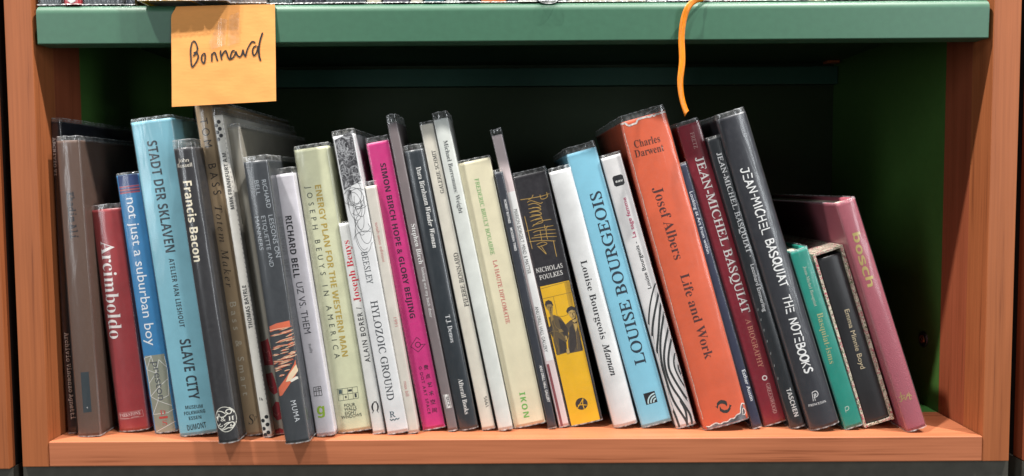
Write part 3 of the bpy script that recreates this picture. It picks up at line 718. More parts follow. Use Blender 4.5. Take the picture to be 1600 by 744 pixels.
pr('standing_man_print', [(365, 440), (405, 405), (470, 372), (505, 368), (520, 420), (545, 520), (578, 662), (392, 700), (385, 590), (395, 520)], (.10, .075, .05), .0003)
pr('coat_shade_print', [(215, 470), (240, 440), (250, 560), (290, 700), (262, 722), (230, 610)], FD, .0004)
pr('coat_shade_print', [(300, 390), (350, 425), (385, 480), (380, 560), (345, 530), (320, 470)], FD, .0004)
pr('coat_shade_print', [(300, 560), (350, 590), (372, 610), (375, 688), (318, 700)], FD, .0004)
pr('coat_shade_print', [(400, 470), (430, 430), (450, 500), (470, 600), (440, 680), (400, 690)], FD, .0005)
pr('coat_shade_print', [(478, 400), (505, 380), (530, 500), (560, 650), (500, 670), (485, 520)], FD, .0005)
pr('face_print', [(188, 262), (215, 255), (245, 258), (250, 290), (248, 340), (252, 358), (238, 365), (226, 358), (215, 320), (192, 295)], FM, .0004)
pr('hair_print', [(180, 262), (185, 235), (212, 222), (240, 235), (254, 268), (246, 275), (235, 258), (200, 262), (190, 290)], FD, .0006)
pr('face_print', [(384, 330), (400, 308), (445, 300), (462, 330), (458, 372), (440, 395), (418, 385), (398, 360)], FL, .0005)
pr('hair_print', [(370, 322), (382, 292), (415, 275), (448, 288), (464, 320), (460, 350), (448, 318), (420, 308), (392, 325), (385, 345)], FD, .0007)
pr('shirt_print', [(425, 402), (440, 398), (468, 385), (474, 440), (458, 508)], FL, .0007)
pr('shirt_print', [(228, 362), (248, 360), (256, 395), (240, 420)], FM, .0006)
pr('bow_print', [(430, 415), (445, 425), (470, 408), (468, 428), (446, 432), (432, 430)], FD, .0009)
pr('hand_print', [(372, 662), (392, 650), (402, 690), (385, 705), (374, 695)], FL, .0009)
pr('hand_print', [(300, 488), (330, 482), (345, 505), (310, 512)], FM, .0007)
pr('cuff_print', [(362, 540), (374, 545), (376, 575), (366, 580)], FL, .0007)
b.strokes('drawn_lines', [h([(228, 362), (240, 420), (262, 500), (258, 600)]), h([(258, 358), (262, 420), (285, 470), (345, 500)]), h([(215, 520), (260, 500), (310, 512), (360, 560)]), h([(280, 600), (300, 660), (305, 712)]), h([(470, 385), (486, 470), (500, 560)]), h([(425, 405), (440, 470), (458, 520), (470, 660)])], FM, .55, lift=.0010)
b.strokes('face_lines', [h([(205, 285), (222, 283)]), h([(232, 285), (246, 284)]), h([(228, 285), (230, 318), (236, 320)]), h([(226, 336), (240, 334)]), h([(400, 338), (416, 334)]), h([(432, 332), (450, 330)]), h([(424, 335), (430, 358), (436, 358)]), h([(420, 374), (444, 370)]), h([(455, 335), (455, 370), (440, 392)])], FD, .8, lift=.0010)
b.strokes('frame_print', [h([(122, 130), (250, 92), (380, 58)]), h([(140, 218), (260, 188), (420, 152)]), h([(420, 152), (440, 230), (460, 290)]), h([(255, 195), (275, 280), (290, 365)]), h([(140, 218), (170, 320), (195, 400)]), h([(290, 365), (340, 368), (385, 352)])], (.30, .19, .04), .7, lift=.0003)
pr('tinted_stripe', [(352, 70), (400, 55), (470, 300), (455, 310), (420, 270), (395, 280)], (.55, .32, .03), .0002)
x_, z_ = b.loc(908.7, 631)
b.poly('publisher_mark', [(x_+.0058*math.cos(a*math.pi/12), z_+.0058*math.sin(a*math.pi/12)) for a in range(24)], FD, px=False)
b.strokes('publisher_initial', [[(901.5, 639), (907, 630), (911, 622.5)], [(911, 622.5), (910.5, 631), (913, 639.5)], [(903, 633.5), (908, 632.5), (917, 633)]], YEL, 1.1, lift=.0004)
# 25 silvery white
b = Book('silvery white mottled book with black serif title between yellow and sky blue spines', (960, 671), (858, 270), (893, 263), (.76, .77, .77), depth=.2, film=.0035, hard=True, b=.0022, rc=.0018, tw=.0225, bump=.6, scale=35, var=.12, rough=.3)
b.text('Louise Bourgeois', 'serif', (911.5, 407), (943.5, 529.5), 10, (.03, .03, .035), 'author_lettering')
b.text('Maman', 'ital', (945.8, 537), (959.5, 586.5), 10, (.03, .03, .035), bold=.014)
# 26 sky blue
b = Book('sky blue book with very large dark serif capitals reading upwards', (1003.5, 670.5), (885, 242), (931, 231), (.25, .59, .76), depth=.21, film=.006, hard=True, b=.0008, rc=.0014, tw=.0285, var=.04)
b.text('LOUISE BOURGEOIS', 'romc', (1001.5, 569), (929.5, 300), 17, (.025, .04, .06), bold=.014)
x_, z_ = b.loc(1016.3, 621.8)
s_ = .0055
b.poly('publisher_mark', [(x_-s_, z_-s_), (x_+s_, z_-s_), (x_+s_, z_+s_), (x_-s_, z_+s_)], INKB, px=False)
V, Fc = [], []
for r_ in (.0030, .0056, .0082):
    ribbon([(x_+s_*.9-r_*math.sin(a*math.pi/12), z_-s_*.9+r_*math.cos(a*math.pi/12)) for a in range(7)], .0013, V, Fc, True, 1)
b.mesh2d('publisher_arcs', [(min(max(x, x_-s_+.0006), x_+s_-.0006), min(max(z, z_-s_+.0006), z_+s_-.0006)) for x, z in V], Fc, ink((.5, .72, .76)), .0004)
# 27 white with black waves
b = Book('narrow white spine with wavy black stripes over its lower half', (1057.5, 671.5), (939.5, 248), (973.5, 240.5), (.74, .73, .73), depth=.17, film=.0025, hard=False, b=.0009, tw=.0185)
x_, z_ = b.loc(966.5, 282)
s_ = .0050
b.poly('publisher_mark', [(x_+s_*a, z_+s_*c) for a, c in ((-1, -.7), (-.7, -1), (.7, -1), (1, -.7), (1, .7), (.7, 1), (-.7, 1), (-1, .7))], INKB, px=False)
b.text('eav', 'bold', (961.7, 284), (973, 281), 4, WHITE, 'mark_lettering', lift=.0005)
b.text('Louise Bourgeois -', 'sans', (1015.2, 451), (993.2, 378), 6, INKB, 'author_lettering', bold=.01)
b.text('La sage femme', 'sans', (991.4, 371), (974.8, 309), 6, (.45, .04, .12), bold=.01)
y = lambda L: [(930+x/2.863, 430+v/2.863) for x, v in L]
waves = [[(282, 12), (262, 60), (246, 130), (240, 200), (243, 250)], [(292, 45), (282, 90), (262, 190), (256, 260), (262, 310)], [(303, 75), (290, 160), (283, 260), (278, 350), (300, 430), (318, 500)],
         [(318, 130), (305, 190), (292, 290), (296, 380), (318, 470), (350, 560), (400, 640), (420, 682)], [(338, 200), (316, 290), (308, 370), (320, 440), (345, 500), (385, 560), (425, 625), (435, 678)],
         [(352, 250), (332, 330), (328, 400), (345, 450), (400, 540), (440, 590), (452, 640)], [(368, 310), (352, 380), (362, 430), (395, 490), (440, 550)],
         [(318, 500), (330, 560), (360, 630), (378, 682)], [(380, 370), (372, 410), (392, 460), (425, 510)], [(322, 520), (345, 600), (355, 660)], [(380, 560), (405, 610), (412, 680)]]
b.strokes('black_waves', [dict(p=y(L), w=(3.4 if i not in (0, 6, 8) else 2.4)) for i, L in enumerate(waves)], (.035, .04, .042), 3)
# 28 orange
b = Book('very thick orange book with torn, crumpled film at the head and foot of its spine', (1101.5, 674.5), (969.5, 192), (1031, 177.5), (.72, .130, .058), depth=.2, film=.006, hard=True, b=.0018, rc=.0024, tw=.0430, var=.09, bump=.35, scale=40)
for t_, p, q, c_ in (('Charles', (991, 226), (1031, 216), 11), ('Darwent', (992, 241), (1037, 230), 11)):
    b.text(t_, 'serif', p, q, c_, (.11, .035, .025), 'author_lettering', bold=.0001)
b.text('Josef Albers', 'serif', (1027, 292), (1061, 404.5), 15, (.085, .03, .03))
b.text('Life and Work', 'serif', (1069, 428), (1108.5, 560), 14, (.085, .03, .03))
c_ = lambda L: [(1080+x/7.4375, 600+v/7.4375) for x, v in L]
b.poly('dolphin_mark', c_([(300, 262), (298, 225), (318, 200), (345, 185), (385, 190), (412, 205), (420, 240), (410, 262), (395, 238), (365, 228), (335, 232), (315, 250), (312, 275), (308, 290), (300, 275), (275, 265)]), (.03, .035, .035))
b.poly('dolphin_mark', c_([(330, 270), (335, 262), (350, 290), (385, 305), (420, 298), (440, 275), (445, 250), (440, 238), (455, 245), (472, 252), (458, 268), (458, 290), (440, 320), (415, 338), (370, 335), (335, 315)]), (.03, .035, .035))
# torn film patches
TP = [(.05, .0030), (.12, .0022), (.2, .0034), (.28, .0040), (.36, .0022), (.44, .0030), (.52, .0026), (.6, .0042), (.68, .0040), (.76, .0062), (.84, .0070), (.88, .0120), (.93, .0150), (.985, .0135)]
q = [(.01*b.T, .0004)]+[(x*b.T, z) for x, z in TP]+[(.99*b.T, .0004)]
b.mesh2d('torn_film', q, [tuple(range(len(q)))], paint((.13, .135, .15), .3, .6, .8, 240, name='grey_film_scrap'), .0006)
V, Fc = [], []; ribbon([(x*b.T, z) for x, z in TP], .0010, V, Fc, True, 1)
b.mesh2d('torn_edge', [(min(max(x, .0002), b.T-.0002), z) for x, z in V], Fc, paint((.75, .70, .66), .4, .4, .6, 500, name='torn_white'), .0010)
V, Fc = [], []; ribbon([(.885*b.T, .0045), (.90*b.T, .0085), (.93*b.T, .0105), (.96*b.T, .0080), (.94*b.T, .0050), (.90*b.T, .0042)], .0007, V, Fc, True, 1)
b.mesh2d('film_curl', V, Fc, paint((.75, .70, .66), .4, .4, .6, 500, name='torn_white'), .0012)
rr = random.Random(9); V, Fc = [], []
top = [(b.T*i/22, b.H-.0012-.0022*abs(noise.noise((i*.9, 1, 2)))-(.002 if 2 < i < 8 else 0)) for i in range(23)]
ribbon(top, .0016, V, Fc, True, 1); b.mesh2d('worn_edge', [(min(max(x, .0002), b.T-.0002), min(z, b.H)) for x, z in V], Fc, paint((.75, .70, .66), .4, .4, .6, 500, name='torn_white'), .0005)
V, Fc = [], []
ribbon([(.0012+.0005*noise.noise((k*.7, 0, 0)), .01+(b.H-.02)*k/40) for k in range(41)], .0005, V, Fc, True, 1)
b.mesh2d('worn_edge', V, Fc, paint((.75, .55, .48), .4, .4, .6, 500, name='worn_orange'), .0005)
# 29 thin navy
b = Book('thin navy blue spine squeezed between the thick orange and the maroon books', (1176.5, 671.5), (1058, 259), (1072, 255.5), (.030, .036, .072), depth=.17, film=.0015, hard=False, tw=.0088)
b.text('Looking at Art from within', 'sans', (1079.5, 299.5), (1107.5, 396), 5, (.70, .74, .80), bold=.006)
b.text('Esther Austin', 'sans', (1161.5, 578), (1175.5, 626), 5.5, (.75, .78, .82), 'author_lettering', bold=.008)
# 30 maroon
b = Book('maroon book with long white serif capitals and small salmon lettering', (1194.5, 668), (1057.5, 199), (1093, 188), (.255, .020, .036), depth=.2, film=.0035, hard=True, b=.0008, rc=.0012, tw=.0217, rough=.33)
b.text('FRETZ', 'romc', (1081, 207), (1087.8, 232), 6, (.60, .35, .33), 'author_lettering', bold=.006)
b.text('JEAN-MICHEL BASQUIAT', 'romc', (1092, 245), (1166.5, 489), 13, (.80, .76, .74), bold=.012)
b.text('A BIOGRAPHY', 'romc', (1168.4, 498), (1189.5, 574), 8, (.62, .26, .17), bold=.004)
b.text('GREENWOOD', 'romc', (1199.4, 599), (1211.5, 645.5), 6.5, (.70, .42, .38), 'publisher_mark', bold=.0)
x_, z_ = b.loc(1194.8, 590.5)
V, Fc = [], []; ribbon([(x_+.0020*math.cos(a*.53), z_+.0020*math.sin(a*.53)) for a in range(13)], .0011, V, Fc, True, 1)
b.mesh2d('publisher_ring', V, Fc, ink((.8, .7, .68)))
# 31 dark slate
b = Book('narrow blackish slate book with fine white capitals left of the handwritten charcoal one', (1236.5, 672), (1105.5, 218), (1125, 211.5), (.022, .026, .031), depth=.19, film=.0015, hard=True, b=.0012, tw=.0136, rough=.34)
b.text('JEAN-MICHEL BASQUIAT ·', 'romc', (1123, 238.5), (1172.5, 401), 7.5, (.72, .73, .74), bold=.010)
b.text('Leonhard Emmerling', 'sans', (1175.2, 413), (1195.5, 486.5), 5.8, (.72, .73, .74), 'author_lettering', bold=.008)
b.text('TASCHEN', 'bold', (1231.5, 607), (1245, 650.5), 7.5, WHITE, 'publisher_mark')
q = [b.loc(*p) for p in ((1182, 483), (1186.5, 499), (1192, 515), (1198, 532), (1204, 551), (1210, 570), (1216, 590))]
V, Fc = [], []
for x, z in q: ribbon([(.0016, z), (.0010, z-.0022)], .0005, V, Fc, False)
b.mesh2d('edge_glints', V, Fc, ink((.45, .46, .46)))  # short pale dashes beside the left edge of the spine
# 32 charcoal with handwriting
b = Book('tall charcoal book titled in white brushed handwriting leaning over the teal one', (1268.5, 675.5), (1121, 187), (1163, 169), (.036, .038, .047), depth=.215, film=.0042, hard=True, b=.0026, rc=.0018, tw=.0272, rough=.36)
GLY = {'J': ([[(.1, 1), (.75, .95)], [(.6, 1), (.55, .4), (.45, .08), (.15, .05), (.02, .3)]], .75), 'E': ([[(.1, 1), (.75, .92)], [(.1, .55), (.7, .5)], [(.1, .08), (.78, .0)]], .85), 'A': ([[(0, 0), (.3, .5), (.45, 1), (.65, .5), (.85, 0)], [(.15, .38), (.75, .36)]], .9),
       'N': ([[(.1, 0), (.12, .95)], [(.12, .95), (.75, .05)], [(.75, .05), (.8, 1)]], .9), '-': ([[(.1, .5), (.5, .5)]], .6), 'M': ([[(.05, 0), (.15, 1)], [(.15, 1), (.5, .35)], [(.5, .35), (.85, 1)], [(.85, 1), (1.0, 0)]], 1.1), 'I': ([[(.2, 0), (.22, 1)]], .42),
       'C': ([[(.75, .88), (.45, 1), (.1, .6), (.15, .15), (.5, 0), (.8, .15)]], .88), 'H': ([[(.1, 0), (.12, 1)], [(.75, 0), (.72, 1)], [(.1, .5), (.75, .52)]], .9), 'L': ([[(.15, 1), (.12, .05)], [(.12, .05), (.75, .0)]], .8),
       'B': ([[(.12, 0), (.15, 1)], [(.15, 1), (.6, .9), (.6, .62), (.15, .52)], [(.15, .52), (.75, .42), (.7, .1), (.12, 0)]], .85), 'S': ([[(.7, .88), (.4, 1), (.12, .78), (.35, .55), (.68, .35), (.55, .05), (.1, .08)]], .8),
       'Q': ([[(.5, 1), (.12, .75), (.15, .2), (.5, .08), (.82, .35), (.8, .8), (.5, 1)], [(.5, .3), (.95, -.15)]], .98), 'U': ([[(.1, 1), (.12, .3), (.4, 0), (.7, .25), (.75, 1)]], .88), 'T': ([[(.02, .95), (.82, 1)], [(.42, .97), (.38, 0)]], .85),
       'O': ([[(.45, 1), (.1, .7), (.15, .15), (.5, 0), (.8, .3), (.78, .8), (.45, 1)]], .9), 'K': ([[(.12, 0), (.12, 1)], [(.75, 1), (.15, .45)], [(.3, .55), (.8, 0)]], .85), ' ': ([], .6)}
def handwrite(b, txt, A, B, cap, wd, name, c):
    A = b.loc(*A); B = b.loc(*B); L = math.hypot(B[0]-A[0], B[1]-A[1]); dx, dz = (B[0]-A[0])/L, (B[1]-A[1])/L
    tot = sum(GLY[ch][1] for ch in txt); k = L/tot; cap *= (b.ys+D)/D/1743; wd *= (b.ys+D)/D/1743
    V, Fc = [], []; x = 0; rr = random.Random(4)
    for ch in txt:
        dy = rr.uniform(-.08, .08); sc_ = rr.uniform(.93, 1.08); sh = rr.uniform(-.06, .1)
        for line in GLY[ch][0]:
            P = []
            for gx, gy in line:
                a = (x+gx*.95+sh*gy)*k; v = (gy*sc_-.5+dy)*cap
                P.append((A[0]+dx*a-dz*v, A[1]+dz*a+dx*v))
            ribbon(P, wd*rr.uniform(.85, 1.15), V, Fc)
        x += GLY[ch][1]
    b.mesh2d(name, V, Fc, ink(c))
handwrite(b, 'JEAN-MICHEL BASQUIAT', (1163.5, 262), (1227, 449), 13.5, 2.4, 'title_lettering', (.85, .86, .86))
handwrite(b, 'THE NOTEBOOKS', (1228.5, 461), (1264, 583), 13.5, 2.4, 'title_lettering', (.85, .86, .86))
b.strokes('publisher_mark', [[(1271, 627), (1268.8, 613.5)], [(1268.8, 613.5), (1274.5, 611), (1278, 614.5), (1277, 619), (1271.5, 621.3)], [(1274, 626.3), (1271.7, 616.3)], [(1271.7, 616.3), (1274.5, 615.5), (1274.5, 617.6), (1272.3, 618.6)]], (.8, .8, .8), 1.1)
b.text('PRINCETON', 'serif', (1263.8, 634.8), (1291, 627), 3.8, (.8, .8, .8), 'publisher_lettering')
# 33 teal
b = Book('small teal green book with faint gold lettering between charcoal and patterned slipcase', (1321, 673), (1234.5, 395), (1262, 386), (.020, .265, .205), depth=.14, film=.0012, hard=True, b=.0006, rc=.0010, tw=.0170, rough=.35)
b.text('Jean-Michel Basquiat', 'serif', (1257, 416), (1275, 478.5), 5, (.42, .50, .40), 'author_lettering')
b.text('Basquiat-isms', 'serif', (1280.5, 489), (1300.5, 568), 9, (.40, .43, .22))
b.strokes('publisher_mark', [[(1322, 644.5), (1320.3, 637)], [(1320.3, 637), (1324.5, 635), (1326.3, 638), (1325, 640.5), (1322, 641.8)]], (.45, .6, .5), 1.2)
# 34 slipcase and the black book in it
def fabric():
    m, t, p = newmat('floral_cloth')
    tc = N(t, 'ShaderNodeTexCoord')
    vo = N(t, 'ShaderNodeTexVoronoi'); vo.inputs['Scale'].default_value = 270; t.links.new(tc.outputs['Object'], vo.inputs[0])
    nz = N(t, 'ShaderNodeTexNoise'); nz.inputs['Scale'].default_value = 200; nz.inputs['Detail'].default_value = 3; t.links.new(tc.outputs['Object'], nz.inputs[0])
    cr = N(t, 'ShaderNodeValToRGB'); cr.color_ramp.interpolation = 'CONSTANT'; e = cr.color_ramp.elements
    e[0].color = (.50, .45, .35, 1); e[0].position = 0; e[1].position = .47; e[1].color = (.42, .10, .13, 1)
    for q_, c_2 in ((.515, (.60, .56, .45, 1)), (.56, (.10, .11, .06, 1)), (.60, (.58, .52, .42, 1)), (.36, (.14, .06, .06, 1)), (.395, (.60, .56, .45, 1)), (.43, (.36, .30, .24, 1))):
        k = e.new(q_); k.color = c_2
    mx = N(t, 'ShaderNodeMix', data_type='FLOAT'); mx.inputs[0].default_value = .35
    t.links.new(nz.outputs[0], mx.inputs[2]); t.links.new(vo.outputs['Color'], mx.inputs[3])
    t.links.new(mx.outputs[0], cr.inputs[0]); t.links.new(cr.outputs[0], p.inputs['Base Color']); p.inputs['Roughness'].default_value = .7
    return m
FAB = fabric()
ys = .020
cs = thing('slipcase', 'small slipcase covered in cream and red floral cloth, open at the front', 'slipcase', (0, 0, 0))
p0 = onY(1351, 668.5, ys); o0 = Vector((p0.x, ys, .0008)); t0 = onY(1269.5, 397.5, ys); t1 = onY(1315, 385.5, ys)
ez = (t0-o0).normalized(); hh = (t0-o0).length; ex = Vector((ez.z, 0, -ez.x)); TT = .0292
cs.location = o0; cs.rotation_euler = (0, math.atan2(ez.x, ez.z), 0)
dp = .15; wl = .0026
for nm, bx in (('side_board', (0, wl, 0, dp, 0, hh)), ('side_board', (TT-wl, TT, 0, dp, 0, hh)), ('top_board', (wl+.0001, TT-wl-.0001, .0004, dp, hh-wl, hh-.0003)), ('bottom_board', (wl+.0001, TT-wl-.0001, .0004, dp, .0003, wl)), ('back_board', (wl+.0001, TT-wl-.0001, dp-wl, dp-.0004, wl+.0001, hh-wl-.0001))):
    boxobj(nm, bx, FAB, cs, .0004)
class _P: pass
ib = Book.__new__(Book)
ib.o = o0+ex*(wl+.0006)+ez*(wl+.0004); ib.ys = ys+.0012; ib.o.y = ib.ys; ib.ex = ex; ib.ez = ez; ib.H = hh-2*wl-.0042; ib.T = TT-2*wl-.0012; ib.b = .0012; ib.rc = .0010; ib.depth = .14
ib.root = thing('book', 'small black book inside the floral cloth slipcase with gold lettering', 'book', ib.o); ib.root.rotation_euler = cs.rotation_euler
ib.mat = paint((.030, .031, .034), .32, .3, .4, 50, stretch=(1, 1, .3), name='black_cover'); ib.hard = True; ib.build(True)
ib.text('Emma Minnie Boyd', 'sans', (1323, 483.5), (1348.5, 576), 7.5, (.62, .52, .34))
# 35 rose leather
b = Book('rose pink leather book at the right end with gold title leaning over the slipcase', (1418.7, 677), (1306.8, 319), (1336, 308), (.42, .110, .145), depth=.215, film=.0012, hard=True, b=.0012, rc=.0014, tw=.0182, bump=.7, scale=1300, var=.15, rough=.38)
GL2 = paint((.50, .40, .14), .4, .2, metal=.2, name='gold_foil')
for ch_, u, v in (('b', 1339.3, 371), ('o', 1343.8, 389.5), ('s', 1348.6, 406.5), ('c', 1353.8, 423.5), ('h', 1359.5, 440)):
    dx_, dy_ = 2.2, 7.6
    b.text(ch_, 'bold', (u-dx_, v-dy_), (u+dx_, v+dy_), 11.5 if ch_ in 'bh' else 12.5, (.6, .45, .1), mat=GL2)
b.strokes('gold_signature', [[(1407, 613), (1409.5, 626), (1406, 628)], [(1409, 626), (1413, 621), (1415, 625), (1418, 615)], [(1416, 620), (1421, 617), (1425, 619)], [(1420, 613), (1422, 624), (1424, 622)], [(1405, 622), (1410, 619), (1414, 618)]], (.6, .45, .1), 1.2, mat=GL2)

print('TB', time.time()-_T0)
flush_texts()
print('TF', time.time()-_T0)

# ---------------------------------------------------------------- books on the green shelf above (only their feet are in view)
U = [(60, 97, (.05, .06, .065), 0, 'dark grey'), (99, 126, (.45, .03, .04), -.002, 'red and white'), (129, 194, (.045, .052, .06), 0, 'wide slate grey'), (196, 212, (.03, .04, .06), .001, 'narrow navy'),
     (216, 299, (.60, .36, .02), -.016, 'mustard yellow'), (300, 353, (.30, .30, .33), -.017, 'pale mauve'), (356, 415, (.22, .20, .19), -.003, 'greyish brown'), (418, 457, (.07, .10, .10), .001, 'dark grey green'),
     (459, 507, (.03, .028, .04), 0, 'purplish black'), (508, 571, (.06, .075, .08), -.001, 'wide slate green'), (572, 596, (.60, .55, .42), 0, 'cream'), (598, 639, (.09, .085, .11), -.001, 'purplish grey'),
     (641, 661, (.60, .56, .45), 0, 'ivory'), (663, 694, (.02, .09, .10), -.001, 'dark teal'), (696, 718, (.60, .64, .60), 0, 'white line patterned'), (720, 749, (.02, .035, .03), -.001, 'blackish green'),
     (751, 791, (.62, .18, .05), 0, 'orange'), (793, 808, (.04, .03, .045), 0, 'thin plum black'), (810, 840, (.58, .55, .47), -.0015, 'off white'), (842, 871, (.055, .065, .10), -.0045, 'navy'),
     (873, 885, (.55, .58, .52), 0, 'thin pale green'), (887, 949, (.50, .45, .35), 0, 'wide beige'), (951, 1009, (.55, .48, .36), 0, 'wide sand coloured'), (1011, 1042, (.35, .38, .36), .001, 'grey green'),
     (1044, 1084, (.07, .09, .14), 0, 'dark blue'), (1086, 1130, (.35, .33, .28), .001, 'grey beige'), (1132, 1170, (.30, .05, .05), .001, 'brick red'), (1172, 1215, (.5, .48, .42), 0, 'pale stone coloured'), (1217, 1262, (.06, .07, .09), 0, 'blue black'), (1264, 1290, (.55, .5, .2), .001, 'straw yellow'), (1292, 1345, (.10, .16, .12), 0, 'wide moss green'), (1347, 1372, (.6, .58, .55), 0, 'thin chalk white'), (1374, 1420, (.16, .05, .07), .001, 'wine coloured'), (1422, 1475, (.07, .07, .07), 0, 'wide soot black'), (1477, 1530, (.25, .3, .38), .001, 'powder blue')]
PL = {}
for i, (u0, u1, c, ys, nm) in enumerate(U):
    ys += .004
    if nm in ('mustard yellow', 'pale mauve'): ys = -.0105
    a = onY(u0, 6, ys); e = onY(u1, 6, ys)
    t = thing('book', '%s book standing on the green shelf above, only its foot in view' % nm, 'book', (a.x, ys, ZS+.0008), 'books on the green shelf above')
    T = e.x-a.x; H = R.uniform(.2, .27); dp = R.uniform(.15, .2)
    bm = bmesh.new()
    # cover of three boards with a softened spine, pages inside
    L = [(0, dp), (0, .0025), (.0008, .0006), (.0025, 0), (T-.0025, 0), (T-.0008, .0006), (T, .0025), (T, dp), (T-.0015, dp), (T-.0015, .003), (.0015, .003), (.0015, dp)]
    lo = [bm.verts.new((x, y, 0)) for x, y in L]; hi = [bm.verts.new((x, y, H)) for x, y in L]
    for k in range(len(L)): bm.faces.new((lo[k], lo[(k+1) % len(L)], hi[(k+1) % len(L)], hi[k]))
    for rw in (lo, hi):
        for q in ((0, 1, 10, 11), (1, 2, 10), (2, 3, 10), (3, 4, 9, 10), (4, 5, 9), (5, 6, 9), (6, 7, 8, 9)): bm.faces.new([rw[k] for k in q])
    obj_bm('cover', bm, paint(c, .4, .1, .1, 60, name='book_cover'), t)
    boxobj('page_block', (.0017, T-.0017, .0032, dp-.002, .002, H-.002), PAGES, t)
    # film
    bm = bmesh.new(); n = max(10, int(T/.0012)); rows = []
    path = [(-.0005, dp*.5), (-.0005, .01), (-.0005, .001)]+[(-.0004+(T+.0008)*k/n, -.0006-.0003*math.sin(k*1.9+i)) for k in range(n+1)]+[(T+.0005, .001), (T+.0005, .01), (T+.0005, dp*.5)]
    for z, am in ((-.0004, .0006), (.0006, .0006), (.004, .0004), (.02, .0002), (H, .0002)):
        rows.append([bm.verts.new((x+noise.noise((x*700, i, z*50))*am*.5, y+noise.noise((x*500, i*3, z*90))*am-(.0006 if z < 0 else 0), z+(.0009*abs(noise.noise((x*400, i*5, 2))) if z <= .0006 else 0))) for x, y in path])
    for j in range(4):
        for k in range(len(path)-1):
            f = bm.faces.new((rows[j][k], rows[j][k+1], rows[j+1][k+1], rows[j+1][k])); f.smooth = True; f.material_index = (2, 0, 0, 0)[j]
    me = bpy.data.meshes.new('film_jacket'); bm.to_mesh(me); bm.free(); link('film_jacket', me, [FILM_FOOT, FILM_FOOT, FILM_RIM], t)
    if nm == 'navy':       # loose flap of film that droops over the rounded edge
        bm = bmesh.new(); K = 16
        for j in range(3):
            for k in range(K+1):
                a_ = math.pi*k/K; x = T/2-(T/2)*math.cos(a_); z = -.0042*math.sin(a_)*(j/2)
                bm.verts.new((x, -.0012-.0004*j-.003*math.sin(a_)*(j/2), z+.0004))
        bm.verts.ensure_lookup_table()
        for j in range(2):
            for k in range(K):
                f = bm.faces.new([bm.verts[j*(K+1)+k], bm.verts[j*(K+1)+k+1], bm.verts[(j+1)*(K+1)+k+1], bm.verts[(j+1)*(K+1)+k]]); f.smooth = True; f.material_index = 0
        me = bpy.data.meshes.new('film_flap'); bm.to_mesh(me); bm.free(); link('film_flap', me, [FILM_TOP], t)
        bm = bmesh.new(); me = bpy.data.meshes.new('film_flap_edge')
        V, Fc = [], []; ribbon([(T/2-(T/2)*math.cos(math.pi*k/K), -.0042*math.sin(math.pi*k/K)) for k in range(K+1)], .0005, V, Fc, False, 1)
        bm.free(); me.from_pydata([(x, -.0022-.0031*min(1, max(0, -z/.0042)), z+.0004) for x, z in V], [], Fc); link('film_flap_edge', me, FILM_RIM, t)
    if nm == 'white line patterned':
        V, Fc = [], []
        for k in range(4): ribbon([(.001+k*.003, .001), (.006+k*.003, .016)], .0005, V, Fc, False)
        me = bpy.data.meshes.new('pattern_lines'); me.from_pydata([(min(max(x, .001), T-.001), -.0002, z) for x, z in V], [], Fc); link('pattern_lines', me, ink(INKB), t)
    if nm == 'red and white':
        me = bpy.data.meshes.new('white_figure'); me.from_pydata([(x, -.0002, z) for x, z in ((.004, .003), (.007, .001), (.011, .003), (.010, .008), (.006, .009))], [], [(0, 1, 2, 3, 4)]); link('white_figure', me, ink(WHITE), t)

# ---------------------------------------------------------------- the paper note
def note_point(s, t):
    """s across 0..1, t down 0..1 (t<0 folds back over the shelf edge)."""
    yb = -.006
    TL, TRr, BRr, BLl = [onY(u, v, yb) for u, v in ((263.5, 9), (427, 5), (433, 158.5), (270.5, 167.5))]
    top = TL.lerp(TRr, s); bot = BLl.lerp(BRr, s)
    p = top.lerp(bot, max(t, 0))
    y = -.0018-.0075*max(t, 0)**1.2 - .0012*math.sin(math.pi*s)*(1-max(t, 0)*.6) + .0018*math.sin(s*2.4+.5)*max(t, 0)**2
    if t < 0: y += -t*.10; p.z += -.0002
    return Vector((p.x, y, p.z))
nt = thing('paper_note', 'square orange paper note handwritten in black hanging from the green shelf edge', 'note')
bm = bmesh.new(); NX, NY = 28, 26
G = []
for j in range(-3, NY+1):
    row = []
    for i in range(NX+1):
        s, t = i/NX, j/NY
        p = note_point(s, t)
        if t >= 0 and s < .055 and t < .055*1.6-s*1.6: # clipped corner
            p = note_point(.055-(t/1.6) if False else max(s, .055-t/1.6), t)
        p.y += .0003*noise.noise((s*6, t*6, 1))
        if j < 0: p.x += (.5-s)*.004*(-j)
        row.append(bm.verts.new(p))
    G.append(row)
for r0, r1 in zip(G, G[1:]):
    for a, b2, c2, d2 in zip(r0, r0[1:], r1[1:], r1):
        f = bm.faces.new((a, b2, c2, d2))
NOTE = paint((.78, .335, .088), .8, .03, .12, 130, stretch=(1, 1, 4), name='note_paper')
no = obj_bm('note_sheet', bm, NOTE, nt, False)
md = no.modifiers.new('thickness', 'SOLIDIFY'); md.thickness = .00012
nl = lambda L: [(285+x/9.3, 40+v/9.3) for x, v in L]
def note_st(u, v):
    return ((u-(263.5+(270.5-263.5)*((v-8)/155)))/(163.2), (v-(9-4*(u-263.5)/163))/(157.5-(u-263.5)/163*3))
